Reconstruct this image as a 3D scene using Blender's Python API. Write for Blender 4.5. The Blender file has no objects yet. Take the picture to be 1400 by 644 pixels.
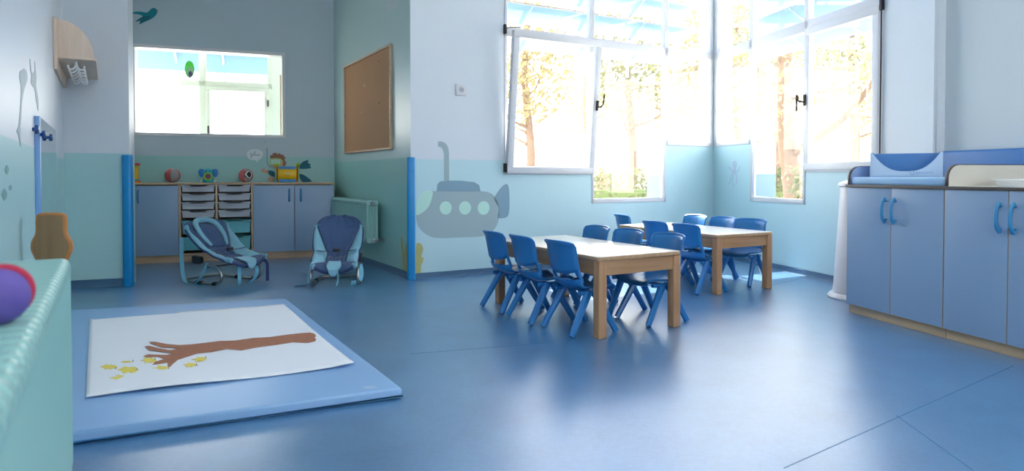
import bpy, bmesh, math, random
from mathutils import Vector, Matrix
random.seed(7)
PI = math.pi
COL = bpy.context.scene.collection

# ------------------------------------------------------------------ camera
F, CX, CY, CAMH, PITCH = 880.0, 700.0, 259.5, 0.90, math.radians(1.2)
FWD = Vector((0, math.cos(PITCH), -math.sin(PITCH)))
UP = Vector((0, math.sin(PITCH), math.cos(PITCH)))
CAM = Vector((0, 0, CAMH))
def ray(px, py):
    return (Vector((1, 0, 0)) * ((px - CX) / F) + UP * ((CY - py) / F) + FWD)
def flo(px, py, z=0.0):
    r = ray(px, py); t = (z - CAMH) / r.z
    return CAM + r * t

# ------------------------------------------------------------------ frames
class Frame:
    """vertical plane: origin P, x rightwards along d, y away from the room, z up"""
    def __init__(s, P, d):
        s.P = Vector((P[0], P[1], 0)); s.d = Vector((d[0], d[1], 0)).normalized()
        s.n = Vector((-s.d.y, s.d.x, 0)); s.a = math.atan2(s.d.y, s.d.x)
    def at(s, x, y=0, z=0):
        return s.P + s.d * x + s.n * y + Vector((0, 0, z))
    def px(s, px, py=241, off=0.0):
        r = ray(px, py); t = ((s.P + s.n * off - CAM).dot(s.n)) / r.dot(s.n)
        q = CAM + r * t
        return (q - s.P).dot(s.d), q.z
    def mat(s, x=0, y=0, z=0, rz=0):
        return Matrix.Translation(s.at(x, y, z)) @ Matrix.Rotation(s.a + rz, 4, 'Z')

dE = (0.516, -0.857)
dA = (0.9383, 0.3458)
PADR = flo(562, 382)
PADR = Vector((PADR.x, PADR.y, 0))
def solve_dir(P, d, px):
    """walk from P along d until the column px is met"""
    u = (px - CX) / F
    # small pitch ignored along the horizon
    t = (u * P[1] - P[0]) / (d[0] - u * d[1])
    return Vector((P[0] + d[0] * t, P[1] + d[1] * t, 0)), t
dB = Vector((0.876, 0.482, 0)).normalized()
dC = Vector((0.238, -0.971, 0)).normalized()
dL = Vector((-0.532, 0.847, 0)).normalized()
CAE, _ = solve_dir(PADR, (-dE[0], -dE[1]), 457.5)
CBC, LB = solve_dir(PADR, dB, 975)
q = flo(100, 394.5)
LC, _ = solve_dir(q, dA, 88)            # left corner
PL, LF = solve_dir(LC, dA, 177.5)        # right end of the short left wall
FA = None
HT = 4.1
frE = Frame(CAE, dE); LE = (PADR - CAE).length
frB = Frame(PADR, dB)
frC = Frame(CBC, dC)
SEND = frC.px(1278)[0]
REC = 0.08
YREAR = -2.2
frD = Frame(frC.at(SEND, REC), dC); LD = (frD.P.y - YREAR) / 0.971
frF = Frame(LC, dA)
# alcove back wall runs left from CAE until the alcove's left side
dAl = Vector((-0.516, 0.857, 0))
den = dAl.x * dA[1] - dAl.y * dA[0]
tt = ((CAE.x - PL.x) * dA[1] - (CAE.y - PL.y) * dA[0]) / den
CAL = PL + dAl * tt
frA = Frame(CAL, dA); LA = (CAE - CAL).length
frAL = Frame(PL + dAl * .035, dAl); LAL = tt
lr = (LC.y - YREAR) / dL.y
REARL = LC - dL * lr
frL = Frame(REARL, dL); LL = lr
REARR = frD.at(LD)
frR = Frame(REARR, (REARL - REARR)); LR = (REARL - REARR).length

# ------------------------------------------------------------------ materials
def lin(h):
    if isinstance(h, str):
        h = h.lstrip('#'); c = [int(h[i:i+2], 16) / 255 for i in (0, 2, 4)]
        return tuple(x / 12.92 if x <= .04045 else ((x + .055) / 1.055) ** 2.4 for x in c)
    return h
MATS = {}
def mat(name, col, rough=.5, spec=.5, var=.06, scale=8, bump=0, bscale=60, metal=0, emis=None, sheen=0, coat=0):
    if name in MATS: return MATS[name]
    m = bpy.data.materials.new(name); m.use_nodes = True
    nt = m.node_tree; b = nt.nodes['Principled BSDF']
    c = lin(col)
    tc = nt.nodes.new('ShaderNodeTexCoord')
    nz = nt.nodes.new('ShaderNodeTexNoise'); nz.inputs['Scale'].default_value = scale; nz.inputs['Detail'].default_value = 4
    nt.links.new(tc.outputs['Object'], nz.inputs['Vector'])
    mx = nt.nodes.new('ShaderNodeMix'); mx.data_type = 'RGBA'
    mx.inputs[6].default_value = (*[x * (1 - var) for x in c], 1)
    mx.inputs[7].default_value = (*[min(1, x * (1 + var)) for x in c], 1)
    nt.links.new(nz.outputs['Fac'], mx.inputs[0])
    nt.links.new(mx.outputs[2], b.inputs['Base Color'])
    b.inputs['Roughness'].default_value = rough
    b.inputs['Specular IOR Level'].default_value = spec
    b.inputs['Metallic'].default_value = metal
    if sheen: b.inputs['Sheen Weight'].default_value = sheen
    if coat:
        b.inputs['Coat Weight'].default_value = coat; b.inputs['Coat Roughness'].default_value = .15
    if bump:
        n2 = nt.nodes.new('ShaderNodeTexNoise'); n2.inputs['Scale'].default_value = bscale; n2.inputs['Detail'].default_value = 3
        nt.links.new(tc.outputs['Object'], n2.inputs['Vector'])
        bp = nt.nodes.new('ShaderNodeBump'); bp.inputs['Strength'].default_value = bump; bp.inputs['Distance'].default_value = .01
        nt.links.new(n2.outputs['Fac'], bp.inputs['Height']); nt.links.new(bp.outputs['Normal'], b.inputs['Normal'])
    MATS[name] = m
    return m

def wood(name, c1, c2, rough=.45, axis=0, scale=3):
    if name in MATS: return MATS[name]
    m = bpy.data.materials.new(name); m.use_nodes = True
    nt = m.node_tree; b = nt.nodes['Principled BSDF']
    tc = nt.nodes.new('ShaderNodeTexCoord'); mp = nt.nodes.new('ShaderNodeMapping')
    s = [scale * 8] * 3; s[axis] = scale * .7; mp.inputs['Scale'].default_value = s
    nz = nt.nodes.new('ShaderNodeTexNoise'); nz.inputs['Scale'].default_value = 1.6; nz.inputs['Detail'].default_value = 6
    cr = nt.nodes.new('ShaderNodeValToRGB')
    cr.color_ramp.elements[0].position = .3; cr.color_ramp.elements[0].color = (*lin(c1), 1)
    cr.color_ramp.elements[1].position = .7; cr.color_ramp.elements[1].color = (*lin(c2), 1)
    nt.links.new(tc.outputs['Object'], mp.inputs[0]); nt.links.new(mp.outputs[0], nz.inputs['Vector'])
    nt.links.new(nz.outputs['Fac'], cr.inputs[0]); nt.links.new(cr.outputs[0], b.inputs['Base Color'])
    b.inputs['Roughness'].default_value = rough
    MATS[name] = m
    return m

UPPER, LOWER = '#d0d7df', '#a9cfd2'
def wallmat(name, line, up=UPPER, lo=LOWER, rough=.42, alt=None):
    m = bpy.data.materials.new(name); m.use_nodes = True
    nt = m.node_tree; b = nt.nodes['Principled BSDF']
    g = nt.nodes.new('ShaderNodeNewGeometry'); sx = nt.nodes.new('ShaderNodeSeparateXYZ')
    nt.links.new(g.outputs['Position'], sx.inputs[0])
    mt = nt.nodes.new('ShaderNodeMath'); mt.operation = 'GREATER_THAN'; mt.inputs[1].default_value = line
    nt.links.new(sx.outputs['Z'], mt.inputs[0])
    if alt:      # the dado is painted higher beyond a point along the wall
        g2 = nt.nodes.new('ShaderNodeMath'); g2.operation = 'GREATER_THAN'; g2.inputs[1].default_value = alt[1]
        nt.links.new(sx.outputs[alt[0]], g2.inputs[0])
        ml = nt.nodes.new('ShaderNodeMath'); ml.operation = 'MULTIPLY_ADD'; ml.inputs[1].default_value = alt[2] - line; ml.inputs[2].default_value = line
        nt.links.new(g2.outputs[0], ml.inputs[0]); nt.links.new(ml.outputs[0], mt.inputs[1])
    mx = nt.nodes.new('ShaderNodeMix'); mx.data_type = 'RGBA'
    mx.inputs[6].default_value = (*lin(lo), 1); mx.inputs[7].default_value = (*lin(up), 1)
    nt.links.new(mt.outputs[0], mx.inputs[0]); nt.links.new(mx.outputs[2], b.inputs['Base Color'])
    n2 = nt.nodes.new('ShaderNodeTexNoise'); n2.inputs['Scale'].default_value = 7
    nt.links.new(g.outputs['Position'], n2.inputs['Vector'])
    bp = nt.nodes.new('ShaderNodeBump'); bp.inputs['Strength'].default_value = .12; bp.inputs['Distance'].default_value = .02
    nt.links.new(n2.outputs['Fac'], bp.inputs['Height']); nt.links.new(bp.outputs['Normal'], b.inputs['Normal'])
    b.inputs['Roughness'].default_value = rough; b.inputs['Specular IOR Level'].default_value = .5
    return m

def floormat():
    m = bpy.data.materials.new('blue_linoleum'); m.use_nodes = True
    nt = m.node_tree; b = nt.nodes['Principled BSDF']
    g = nt.nodes.new('ShaderNodeNewGeometry')
    def noise(sc, det, rough=.6):
        n = nt.nodes.new('ShaderNodeTexNoise'); n.inputs['Scale'].default_value = sc; n.inputs['Detail'].default_value = det
        n.inputs['Roughness'].default_value = rough
        nt.links.new(g.outputs['Position'], n.inputs['Vector']); return n
    a, c, d = noise(3.5, 5), noise(38, 6, .75), noise(75, 3, .85)
    add = nt.nodes.new('ShaderNodeMath'); add.operation = 'ADD'
    nt.links.new(a.outputs['Fac'], add.inputs[0]); nt.links.new(c.outputs['Fac'], add.inputs[1])
    hf = nt.nodes.new('ShaderNodeMath'); hf.operation = 'MULTIPLY'; hf.inputs[1].default_value = .5
    nt.links.new(add.outputs[0], hf.inputs[0])
    cr = nt.nodes.new('ShaderNodeValToRGB')
    e = cr.color_ramp.elements
    e[0].position = .36; e[0].color = (*lin('#33689a'), 1)
    e[1].position = .64; e[1].color = (*lin('#4c86b4'), 1)
    nt.links.new(hf.outputs[0], cr.inputs[0])
    # pale flecks
    fr = nt.nodes.new('ShaderNodeValToRGB'); fr.color_ramp.elements[0].position = .60; fr.color_ramp.elements[1].position = .70
    fr.color_ramp.elements[1].color = (.55, .55, .55, 1)
    nt.links.new(d.outputs['Fac'], fr.inputs[0])
    mx = nt.nodes.new('ShaderNodeMix'); mx.data_type = 'RGBA'; mx.inputs[7].default_value = (*lin('#93b0cc'), 1)
    nt.links.new(fr.outputs[0], mx.inputs[0]); nt.links.new(cr.outputs[0], mx.inputs[6])
    nt.links.new(mx.outputs[2], b.inputs['Base Color'])
    b.inputs['Roughness'].default_value = .31; b.inputs['Specular IOR Level'].default_value = 1.0; b.inputs['IOR'].default_value = 1.7; b.inputs['Coat Weight'].default_value = .8; b.inputs['Coat Roughness'].default_value = .32; b.inputs['Coat IOR'].default_value = 1.8
    bp = nt.nodes.new('ShaderNodeBump'); bp.inputs['Strength'].default_value = .10; bp.inputs['Distance'].default_value = .01
    nt.links.new(c.outputs['Fac'], bp.inputs['Height']); nt.links.new(bp.outputs['Normal'], b.inputs['Normal'])
    return m

def glassmat(name, tint=(1, 1, 1), gloss=.06):
    m = bpy.data.materials.new(name); m.use_nodes = True; nt = m.node_tree
    nt.nodes.clear()
    o = nt.nodes.new('ShaderNodeOutputMaterial'); t = nt.nodes.new('ShaderNodeBsdfTransparent'); t.inputs[0].default_value = (*tint, 1)
    gl = nt.nodes.new('ShaderNodeBsdfGlossy'); gl.inputs['Roughness'].default_value = .02
    mx = nt.nodes.new('ShaderNodeMixShader'); mx.inputs[0].default_value = gloss
    nt.links.new(t.outputs[0], mx.inputs[1]); nt.links.new(gl.outputs[0], mx.inputs[2]); nt.links.new(mx.outputs[0], o.inputs[0])
    return m
def filmmat(name, col, trans=.5):
    """sun-lit translucent sheet: diffuse + translucent + a little clear"""
    m = bpy.data.materials.new(name); m.use_nodes = True; nt = m.node_tree
    nt.nodes.clear(); c = lin(col)
    o = nt.nodes.new('ShaderNodeOutputMaterial')
    d = nt.nodes.new('ShaderNodeBsdfDiffuse'); d.inputs[0].default_value = (*c, 1)
    tl = nt.nodes.new('ShaderNodeBsdfTranslucent'); tl.inputs[0].default_value = (*c, 1)
    tp = nt.nodes.new('ShaderNodeBsdfTransparent'); tp.inputs[0].default_value = (*c, 1)
    a = nt.nodes.new('ShaderNodeMixShader'); a.inputs[0].default_value = .5
    nt.links.new(d.outputs[0], a.inputs[1]); nt.links.new(tl.outputs[0], a.inputs[2])
    b = nt.nodes.new('ShaderNodeMixShader'); b.inputs[0].default_value = trans
    nt.links.new(a.outputs[0], b.inputs[1]); nt.links.new(tp.outputs[0], b.inputs[2])
    nt.links.new(b.outputs[0], o.inputs[0])
    return m

M_white = mat('white_frame_paint', '#cfcfd3', .3, .5, .02)
M_glass = glassmat('window_glass', (.97, .985, .98), .05)
M_black = mat('black_plastic', '#17181a', .4, .5, .05)
M_bronze = mat('dark_bronze_metal', '#3a332c', .35, .5, .05, metal=.7)
M_beech = wood('beech_wood', '#a97f5c', '#bd946f', .42, 2)
M_beechx = wood('beech_edge', '#b79a7e', '#c6aa8e', .45, 0)
M_ply = wood('pale_laminate_wood', '#c9b19c', '#d6c1ae', .5, 2, 2)
M_door = mat('slate_blue_laminate', '#8aa5c3', .38, .5, .02, 3)
M_handle = mat('blue_handle_plastic', '#2f86b8', .35, .5, .03)
M_base = mat('baseboard_vinyl', '#3f6484', .45, .5, .08)
M_pad = mat('bright_blue_foam_cover', '#0b86c6', .38, .5, .05, 20)
M_rad = mat('aqua_enamel', '#8fbdb9', .3, .5, .03)
M_chrome = mat('brushed_steel', '#a9a9a8', .28, .5, .03, metal=1)
M_metal = mat('grey_metal', '#8b8d90', .35, .5, .05, metal=.9)
M_chair = mat('blue_polypropylene', '#2373b6', .30, .5, .04, 15, .04, 160)
M_table = mat('white_tabletop_laminate', '#dcd9d2', .22, .5, .02)
M_dark = mat('dark_gap', '#2a2622', .8, .2, .1)

# ------------------------------------------------------------------ mesh builder
class MB:
    def __init__(s): s.bm = bmesh.new()
    def _bev(s, vs, b, seg=2):
        es = list({e for v in vs for e in v.link_edges})
        bmesh.ops.bevel(s.bm, geom=es, offset=b, segments=seg, profile=.6, affect='EDGES')
    def box(s, x0, x1, y0, y1, z0, z1, bev=0, seg=2, M=None):
        c = [(x, y, z) for x in (x0, x1) for y in (y0, y1) for z in (z0, z1)]
        v = [s.bm.verts.new(M @ Vector(p) if M else p) for p in c]
        for f in ((0,1,3,2), (4,6,7,5), (0,4,5,1), (2,3,7,6), (0,2,6,4), (1,5,7,3)):
            s.bm.faces.new([v[i] for i in f])
        if bev: s._bev(v, bev, seg)
        return s
    def prism(s, pts, a0, a1, plane='xz', bev=0, M=None, seg=2):
        """closed outline pts in the plane, extruded a0..a1 along the other axis"""
        def P(u, w, a):
            p = {'xz': (u, a, w), 'xy': (u, w, a), 'yz': (a, u, w)}[plane]
            return M @ Vector(p) if M else p
        lo = [s.bm.verts.new(P(u, w, a0)) for u, w in pts]; hi = [s.bm.verts.new(P(u, w, a1)) for u, w in pts]
        n = len(pts); fs = [s.bm.faces.new(lo), s.bm.faces.new(hi[::-1])]
        for i in range(n): s.bm.faces.new((lo[i], hi[i], hi[(i+1) % n], lo[(i+1) % n]))
        bmesh.ops.recalc_face_normals(s.bm, faces=list({f for v in lo + hi for f in v.link_faces}))
        if bev:
            es = [e for f in fs for e in f.edges]
            bmesh.ops.bevel(s.bm, geom=list(set(es)), offset=bev, segments=seg, profile=.6, affect='EDGES')
        return s
    def tube(s, path, r, n=10, closed=False, M=None, cap=True, flat=1.0, up=Vector((0, 0, 1))):
        P = [Vector(p) for p in path]; m = len(P); rings = []
        rr = r if isinstance(r, (list, tuple)) else [r] * m
        prevx = None
        for i in range(m):
            if closed: t = P[(i+1) % m] - P[i-1]
            else: t = P[min(i+1, m-1)] - P[max(i-1, 0)]
            t.normalize()
            if prevx is None:
                x = t.cross(up)
                if x.length < .01: x = t.cross(Vector((1, 0, 0)))
            else: x = prevx - t * prevx.dot(t)
            x.normalize(); prevx = x; y = x.cross(t).normalized()
            ring = []
            for k in range(n):
                a = 2 * PI * k / n
                q = P[i] + x * math.cos(a) * rr[i] + y * math.sin(a) * rr[i] * flat
                ring.append(s.bm.verts.new(M @ q if M else q))
            rings.append(ring)
        for i in range(m if closed else m - 1):
            a, b = rings[i], rings[(i+1) % m]
            for k in range(n): s.bm.faces.new((a[k], a[(k+1) % n], b[(k+1) % n], b[k]))
        if cap and not closed:
            s.bm.faces.new(rings[0][::-1]); s.bm.faces.new(rings[-1])
        return s
    def lathe(s, prof, c=(0, 0, 0), n=24, axis='z', M=None):
        c = Vector(c); rings = []
        for r, h in prof:
            ring = []
            for k in range(n):
                a = 2 * PI * k / n; u, w = max(r, 1e-4) * math.cos(a), max(r, 1e-4) * math.sin(a)
                q = Vector({'z': (u, w, h), 'y': (u, h, w), 'x': (h, u, w)}[axis]) + c
                ring.append(s.bm.verts.new(M @ q if M else q))
            rings.append(ring)
        for a, b in zip(rings, rings[1:]):
            for k in range(n): s.bm.faces.new((a[k], a[(k+1) % n], b[(k+1) % n], b[k]))
        s.bm.faces.new(rings[0][::-1]); s.bm.faces.new(rings[-1])
        return s
    def ell(s, c, r, nu=20, nv=12, M=None, R=None):
        c = Vector(c); r = Vector(r if isinstance(r, (list, tuple)) else (r, r, r))
        T = Matrix.Translation(c) @ (R or Matrix()) @ Matrix.Diagonal((*r, 1))
        if M: T = M @ T
        bmesh.ops.create_uvsphere(s.bm, u_segments=nu, v_segments=nv, radius=1, matrix=T); return s
    def grid(s, f, nu, nv, skip=None):
        V = [[s.bm.verts.new(f(i / nu, j / nv)) for j in range(nv + 1)] for i in range(nu + 1)]
        for i in range(nu):
            for j in range(nv):
                if skip and skip((i + .5) / nu, (j + .5) / nv): continue
                s.bm.faces.new((V[i][j], V[i+1][j], V[i+1][j+1], V[i][j+1]))
        return s
    def build(s, name, m, parent=None, M=None, smooth=True, solid=0, sub=0, offset=0, ang=38, keep_normals=False):
        bm = s.bm
        bmesh.ops.delete(bm, geom=[v for v in bm.verts if not v.link_faces], context='VERTS')
        if not keep_normals: bmesh.ops.recalc_face_normals(bm, faces=bm.faces)
        if smooth:
            for f in bm.faces: f.smooth = True
            for e in bm.edges:
                if len(e.link_faces) == 2 and e.calc_face_angle(0) > math.radians(ang): e.smooth = False
        me = bpy.data.meshes.new(name); bm.to_mesh(me); bm.free()
        me.materials.append(m)
        o = bpy.data.objects.new(name, me); COL.objects.link(o)
        if parent: o.parent = parent
        if M is not None: o.matrix_local = M
        if solid:
            k = o.modifiers.new('solid', 'SOLIDIFY'); k.thickness = solid; k.offset = offset
        if sub:
            k = o.modifiers.new('sub', 'SUBSURF'); k.levels = sub; k.render_levels = sub
        return o

def tag(o, label, cat, group=None, kind=None):
    o['label'] = label; o['category'] = cat
    if group: o['group'] = group
    if kind: o['kind'] = kind
    return o
def thing(name, M, label, cat, group=None, kind=None):
    o = bpy.data.objects.new(name, None); COL.objects.link(o); o.matrix_world = M
    o.empty_display_size = .1
    return tag(o, label, cat, group, kind)
def struct(o): o['kind'] = 'structure'; return o
def copy_tree(o, parent=None):
    c = o.copy(); COL.objects.link(c); c.parent = parent
    for ch in list(o.children): copy_tree(ch, c)
    return c
def rr(x0, x1, z0, z1, r, n=6):
    """rounded rectangle; r is one radius or (bl, br, tr, tl)"""
    if not isinstance(r, (list, tuple)): r = (r,) * 4
    out = []
    for (cx, cz, a0, q) in ((x0, z0, PI, r[0]), (x1, z0, 1.5 * PI, r[1]), (x1, z1, 0, r[2]), (x0, z1, .5 * PI, r[3])):
        sx = 1 if cx == x0 else -1; sz = 1 if cz == z0 else -1
        if q < 1e-5: out.append((cx, cz)); continue
        for k in range(n + 1):
            a = a0 + k / n * PI / 2
            out.append((cx + sx * q + math.cos(a) * q, cz + sz * q + math.sin(a) * q))
    return out
def bez(pts, n=10):
    """Catmull-Rom through points"""
    P = [Vector(p) for p in pts]; out = []
    for i in range(len(P) - 1):
        p0 = P[max(i-1, 0)]; p1 = P[i]; p2 = P[i+1]; p3 = P[min(i+2, len(P)-1)]
        for k in range(n):
            t = k / n
            out.append(.5 * ((2 * p1) + (p2 - p0) * t + (2*p0 - 5*p1 + 4*p2 - p3) * t*t + (3*p1 - p0 - 3*p2 + p3) * t**3))
    out.append(P[-1]); return out
def outline(pts, n=6):
    """closed smooth outline of 2-D points"""
    P = [Vector((p[0], p[1], 0)) for p in pts]; m = len(P); out = []
    for i in range(m):
        p0, p1, p2, p3 = P[i-1], P[i], P[(i+1) % m], P[(i+2) % m]
        for k in range(n):
            t = k / n
            v = .5 * ((2 * p1) + (p2 - p0) * t + (2*p0 - 5*p1 + 4*p2 - p3) * t*t + (3*p1 - p0 - 3*p2 + p3) * t**3)
            out.append((v.x, v.y))
    return out

# ------------------------------------------------------------------ walls
def wall(name, fr, L, holes, T, m, H=HT):
    ss = sorted({0, L, *[h[0] for h in holes], *[h[1] for h in holes]})
    zs = sorted({0, H, *[h[2] for h in holes], *[h[3] for h in holes]})
    def hole(s, z): return any(h[0] < s < h[1] and h[2] < z < h[3] for h in holes)
    mb = MB(); bm = mb.bm
    def quad(*p): bm.faces.new([bm.verts.new(x) for x in p])
    ns, nz = len(ss) - 1, len(zs) - 1
    full = lambda i, j: 0 <= i < ns and 0 <= j < nz and not hole((ss[i] + ss[i+1]) / 2, (zs[j] + zs[j+1]) / 2)
    for i in range(ns):
        for j in range(nz):
            if not full(i, j): continue
            a, b, c, d = ss[i], ss[i+1], zs[j], zs[j+1]
            quad((a, 0, c), (b, 0, c), (b, 0, d), (a, 0, d)); quad((b, T, c), (a, T, c), (a, T, d), (b, T, d))
            if not full(i-1, j): quad((a, T, c), (a, 0, c), (a, 0, d), (a, T, d))
            if not full(i+1, j): quad((b, 0, c), (b, T, c), (b, T, d), (b, 0, d))
            if not full(i, j-1): quad((a, T, c), (b, T, c), (b, 0, c), (a, 0, c))
            if not full(i, j+1): quad((a, 0, d), (b, 0, d), (b, T, d), (a, T, d))
    bmesh.ops.remove_doubles(bm, verts=bm.verts, dist=1e-5)
    o = mb.build(name, m, None, fr.mat(), smooth=False)
    return struct(o)
def baseboard(name, fr, x0, x1, h=.05, t=.012):
    mb = MB()
    mb.prism([(0.001, 0), (-t - .006, 0), (-t, .008), (-t, h - .004), (-t + .004, h), (0.001, h)], x0, x1, 'yz')
    return struct(mb.build(name, M_base, None, fr.mat()))

WB_TOP = 3.9
xB = [frB.px(x)[0] for x in (689.5, 809, 910, 972)]
zB1 = frB.px(750, 238.8)[1]; zB2 = frB.px(860, 276.6)[1]; zB3 = frB.px(945, 200)[1]
zTb = (frB.px(905, 75)[1], frB.px(905, 64.5)[1])
holesB = [(xB[0], xB[1], zB1, WB_TOP), (xB[1], xB[2], zB2, WB_TOP), (xB[2], xB[3], zB3, WB_TOP)]
xC = [frC.px(x)[0] for x in (979, 1026, 1101, 1205)]
zC1 = frC.px(1000, 199)[1]; zC2 = frC.px(1060, 277)[1]; zC3 = frC.px(1150, 235)[1]
zTc = (frC.px(1095, 45.5)[1], frC.px(1095, 31)[1])
holesC = [(xC[0], xC[1], zC1, WB_TOP), (xC[1], xC[2], zC2, WB_TOP), (xC[2], xC[3], zC3, WB_TOP)]
aw = (max(.02, frA.px(181)[0]), frA.px(391)[0], frA.px(285, 187)[1], frA.px(285, 66)[1])

wall('wall_back', frB, LB, holesB, .2, wallmat('paint_b_lit', 1.05, lo='#b6d5dc', alt=('X', frB.at(xB[1]).x, 1.30)))  # lower paint made paler to put the window light into the colour
wall('wall_window_side', frC, SEND, holesC, .2, wallmat('paint_c_lit', 1.06, lo='#b6d5dc', alt=('Y', frC.at(xC[2]).y, 1.30)))  # lower paint lightened here too for the light near the windows
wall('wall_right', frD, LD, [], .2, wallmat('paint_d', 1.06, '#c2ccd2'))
wall('wall_left', frL, LL, [], .2, wallmat('paint_l', 1.035))
wall('wall_front_left', frF, LF, [], .2, wallmat('paint_f', 1.087))
wall('wall_alcove_left', frAL, LAL, [], .05, wallmat('paint_al', 1.11))
wall('wall_alcove_back', frA, LA, [aw], .16, wallmat('paint_a', 1.125, '#aebfc8', '#93c2c2'))  # paint darkened so the alcove's shade is in the colour
wall('wall_alcove_right', frE, LE, [], .14, wallmat('paint_e_shaded', 1.065, '#b4cdcd', '#93c6c2', .34))  # same alcove shade put into this wall's colours
fillwin = (LR * .12, LR * .88, .9, 2.7)
wall('wall_rear', frR, LR, [fillwin], .2, wallmat('paint_r', 1.06))

room = [REARL, REARR, frD.at(0), frC.at(SEND), CBC, PADR, CAE, CAL, PL, LC]
cen = Vector((0, 3, 0))
def slab(name, z0, z1, m, grow):
    pts = []
    for p in room:
        d = (Vector((p.x, p.y, 0)) - cen); d.normalize(); pts.append((p.x + d.x * grow, p.y + d.y * grow))
    return struct(MB().prism(pts, z0, z1, 'xy').build(name, m, smooth=False))
slab('floor', -.12, 0, floormat(), .18)
slab('ceiling', HT, HT + .15, mat('ceiling_paint', '#e8ecee', .8, .2, .01), .3)
baseboard('baseboard_back', frB, .03, LB)
baseboard('baseboard_window_side', frC, 0, SEND)
baseboard('baseboard_alcove_right', frE, .35, LE - .03, .06)
baseboard('baseboard_front_left', frF, 0, LF - .03, .065)
baseboard('baseboard_left', frL, .02, LL)
# shallow pilaster beside the window
s0 = frC.px(1232)[0]
struct(MB().box(s0, SEND, -.02, .01, 0, HT).build('trim_1', wallmat('paint_pil', 1.06, '#cfd8e0'), None, frC.mat(), smooth=False))
# floor welding seams of the linoleum
M_seam = mat('linoleum_seam', '#4678a0', .5, .4, .05)
def seam(i, a, b):
    A, B = flo(*a), flo(*b); fr = Frame(A, B - A)
    o = MB().box(0, (B - A).length, -.0018, .0018, 0.0, .0006).build('trim_%d' % i, M_seam, None, fr.mat(), smooth=False)
    struct(o)
seam(2, (1072, 640), (1386, 500)); seam(3, (560, 484), (760, 468)); seam(4, (1225, 568), (1330, 643)); seam(5, (1000, 402), (1100, 380))

# ------------------------------------------------------------------ windows
def bars(root, name, rects, y0, y1, m=M_white, bev=.004):
    mb = MB()
    for r in rects: mb.box(r[0], r[1], y0, y1, r[2], r[3], bev)
    return mb.build(name, m, root)
def ringrects(x0, x1, z0, z1, w):
    return [(x0, x1, z0, z0 + w), (x0, x1, z1 - w, z1), (x0, x0 + w, z0 + w, z1 - w), (x1 - w, x1, z0 + w, z1 - w)]
def win_handle(root, x, z, y, flip=1):
    mb = MB().box(x - .014, x + .014, y - .014, y, z - .055, z + .045, .005)
    hb = MB().tube(bez([(x, y - .012, z - .02), (x, y - .04, z - .02), (x + flip * .02, y - .055, z - .01), (x + flip * .035, y - .06, z + .04 * flip * -1 if flip < 0 else z + .05), (x + flip * .038, y - .058, z - .10 if flip < 0 else z + .11)], 6), .0085, 8)
    a = mb.build('handle', M_bronze, root)
    hb.build('lever', M_bronze, a)
    return a

w1 = thing('window_1', frB.mat(), 'three part white window of the submarine mural wall with the sash tilted open', 'window', kind='structure')
FW = .045
T0, T1 = zTb
rects = []
for (a, b, z) in ((xB[0], xB[1], zB1), (xB[1], xB[2], zB2), (xB[2], xB[3], zB3)):
    rects += [(a, b, z, z + FW), (a, a + FW * .6, z, WB_TOP), (b - FW * .6, b, z, WB_TOP), (a, b, T0, T1)]
rects += [(xB[0], xB[3], WB_TOP - FW, WB_TOP)]
bars(w1, 'window_frame', rects, -.008, .055)
# fixed panes
def pane(root, a, b, z0, z1, y=.03, m=M_glass):
    return MB().box(a, b, y - .002, y + .002, z0, z1).build('pane', m, root, smooth=False)
for i in range(3):
    pane(w1, xB[i] + .02, xB[i+1] - .02, T1, WB_TOP - FW)
for i, z in ((1, zB2), (2, zB3)):
    pane(w1, xB[i] + .02, xB[i+1] - .02, z + FW, T0)
# tilted sash, hinged along its bottom, leaning into the room
SW, SH = xB[1] - xB[0] - .012, T0 - zB1 + .02
tilt = math.radians(6.0)
sash = bpy.data.objects.new('sash', None); COL.objects.link(sash); sash.parent = w1
sash.matrix_local = Matrix.Translation((xB[0] + .008, -.012, zB1 + .015)) @ Matrix.Rotation(tilt, 4, 'X')
bars(sash, 'sash_frame', ringrects(0, SW, 0, SH, .062), -.035, .018)
pane(sash, .055, SW - .055, .055, SH - .055, -.008)
win_handle(sash, SW - .02, SH * .52, -.036, 1)
for z in (.02, SH - .0):
    MB().box(xB[0] - .012, xB[0] + .012, -.035, 0, zB1 + z, zB1 + z + .085, .004).build('hinge', M_black, w1)
MB().tube([(xB[0], -.03, zB1 + SH + .05), (xB[0] + .1, -.14, zB1 + SH + .045)], .006, 8).build('stay_arm', M_metal, w1)
# two-tone blue film on the glass of the tall pane
M_filmA, M_filmB = filmmat('pale_blue_film', '#e4eaf2', .25), filmmat('mid_blue_film', '#c0cfe4', .1)
def film(root, fr, x0, x1, y0, ym, y1):
    a, b = fr.px(x0)[0], fr.px(x1)[0]; xm = (x0 + x1) / 2
    z0, zm, z1 = fr.px(xm, y0)[1], fr.px(xm, ym)[1], fr.px(xm, y1)[1]
    MB().box(a, b, .036, .038, zm, z0).build('upper_film', M_filmA, root, smooth=False)
    MB().box(a, b, .036, .038, z1, zm).build('lower_film', M_filmB, root, smooth=False)
film(w1, frB, 888, 906, 202, 239, 270)

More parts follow.
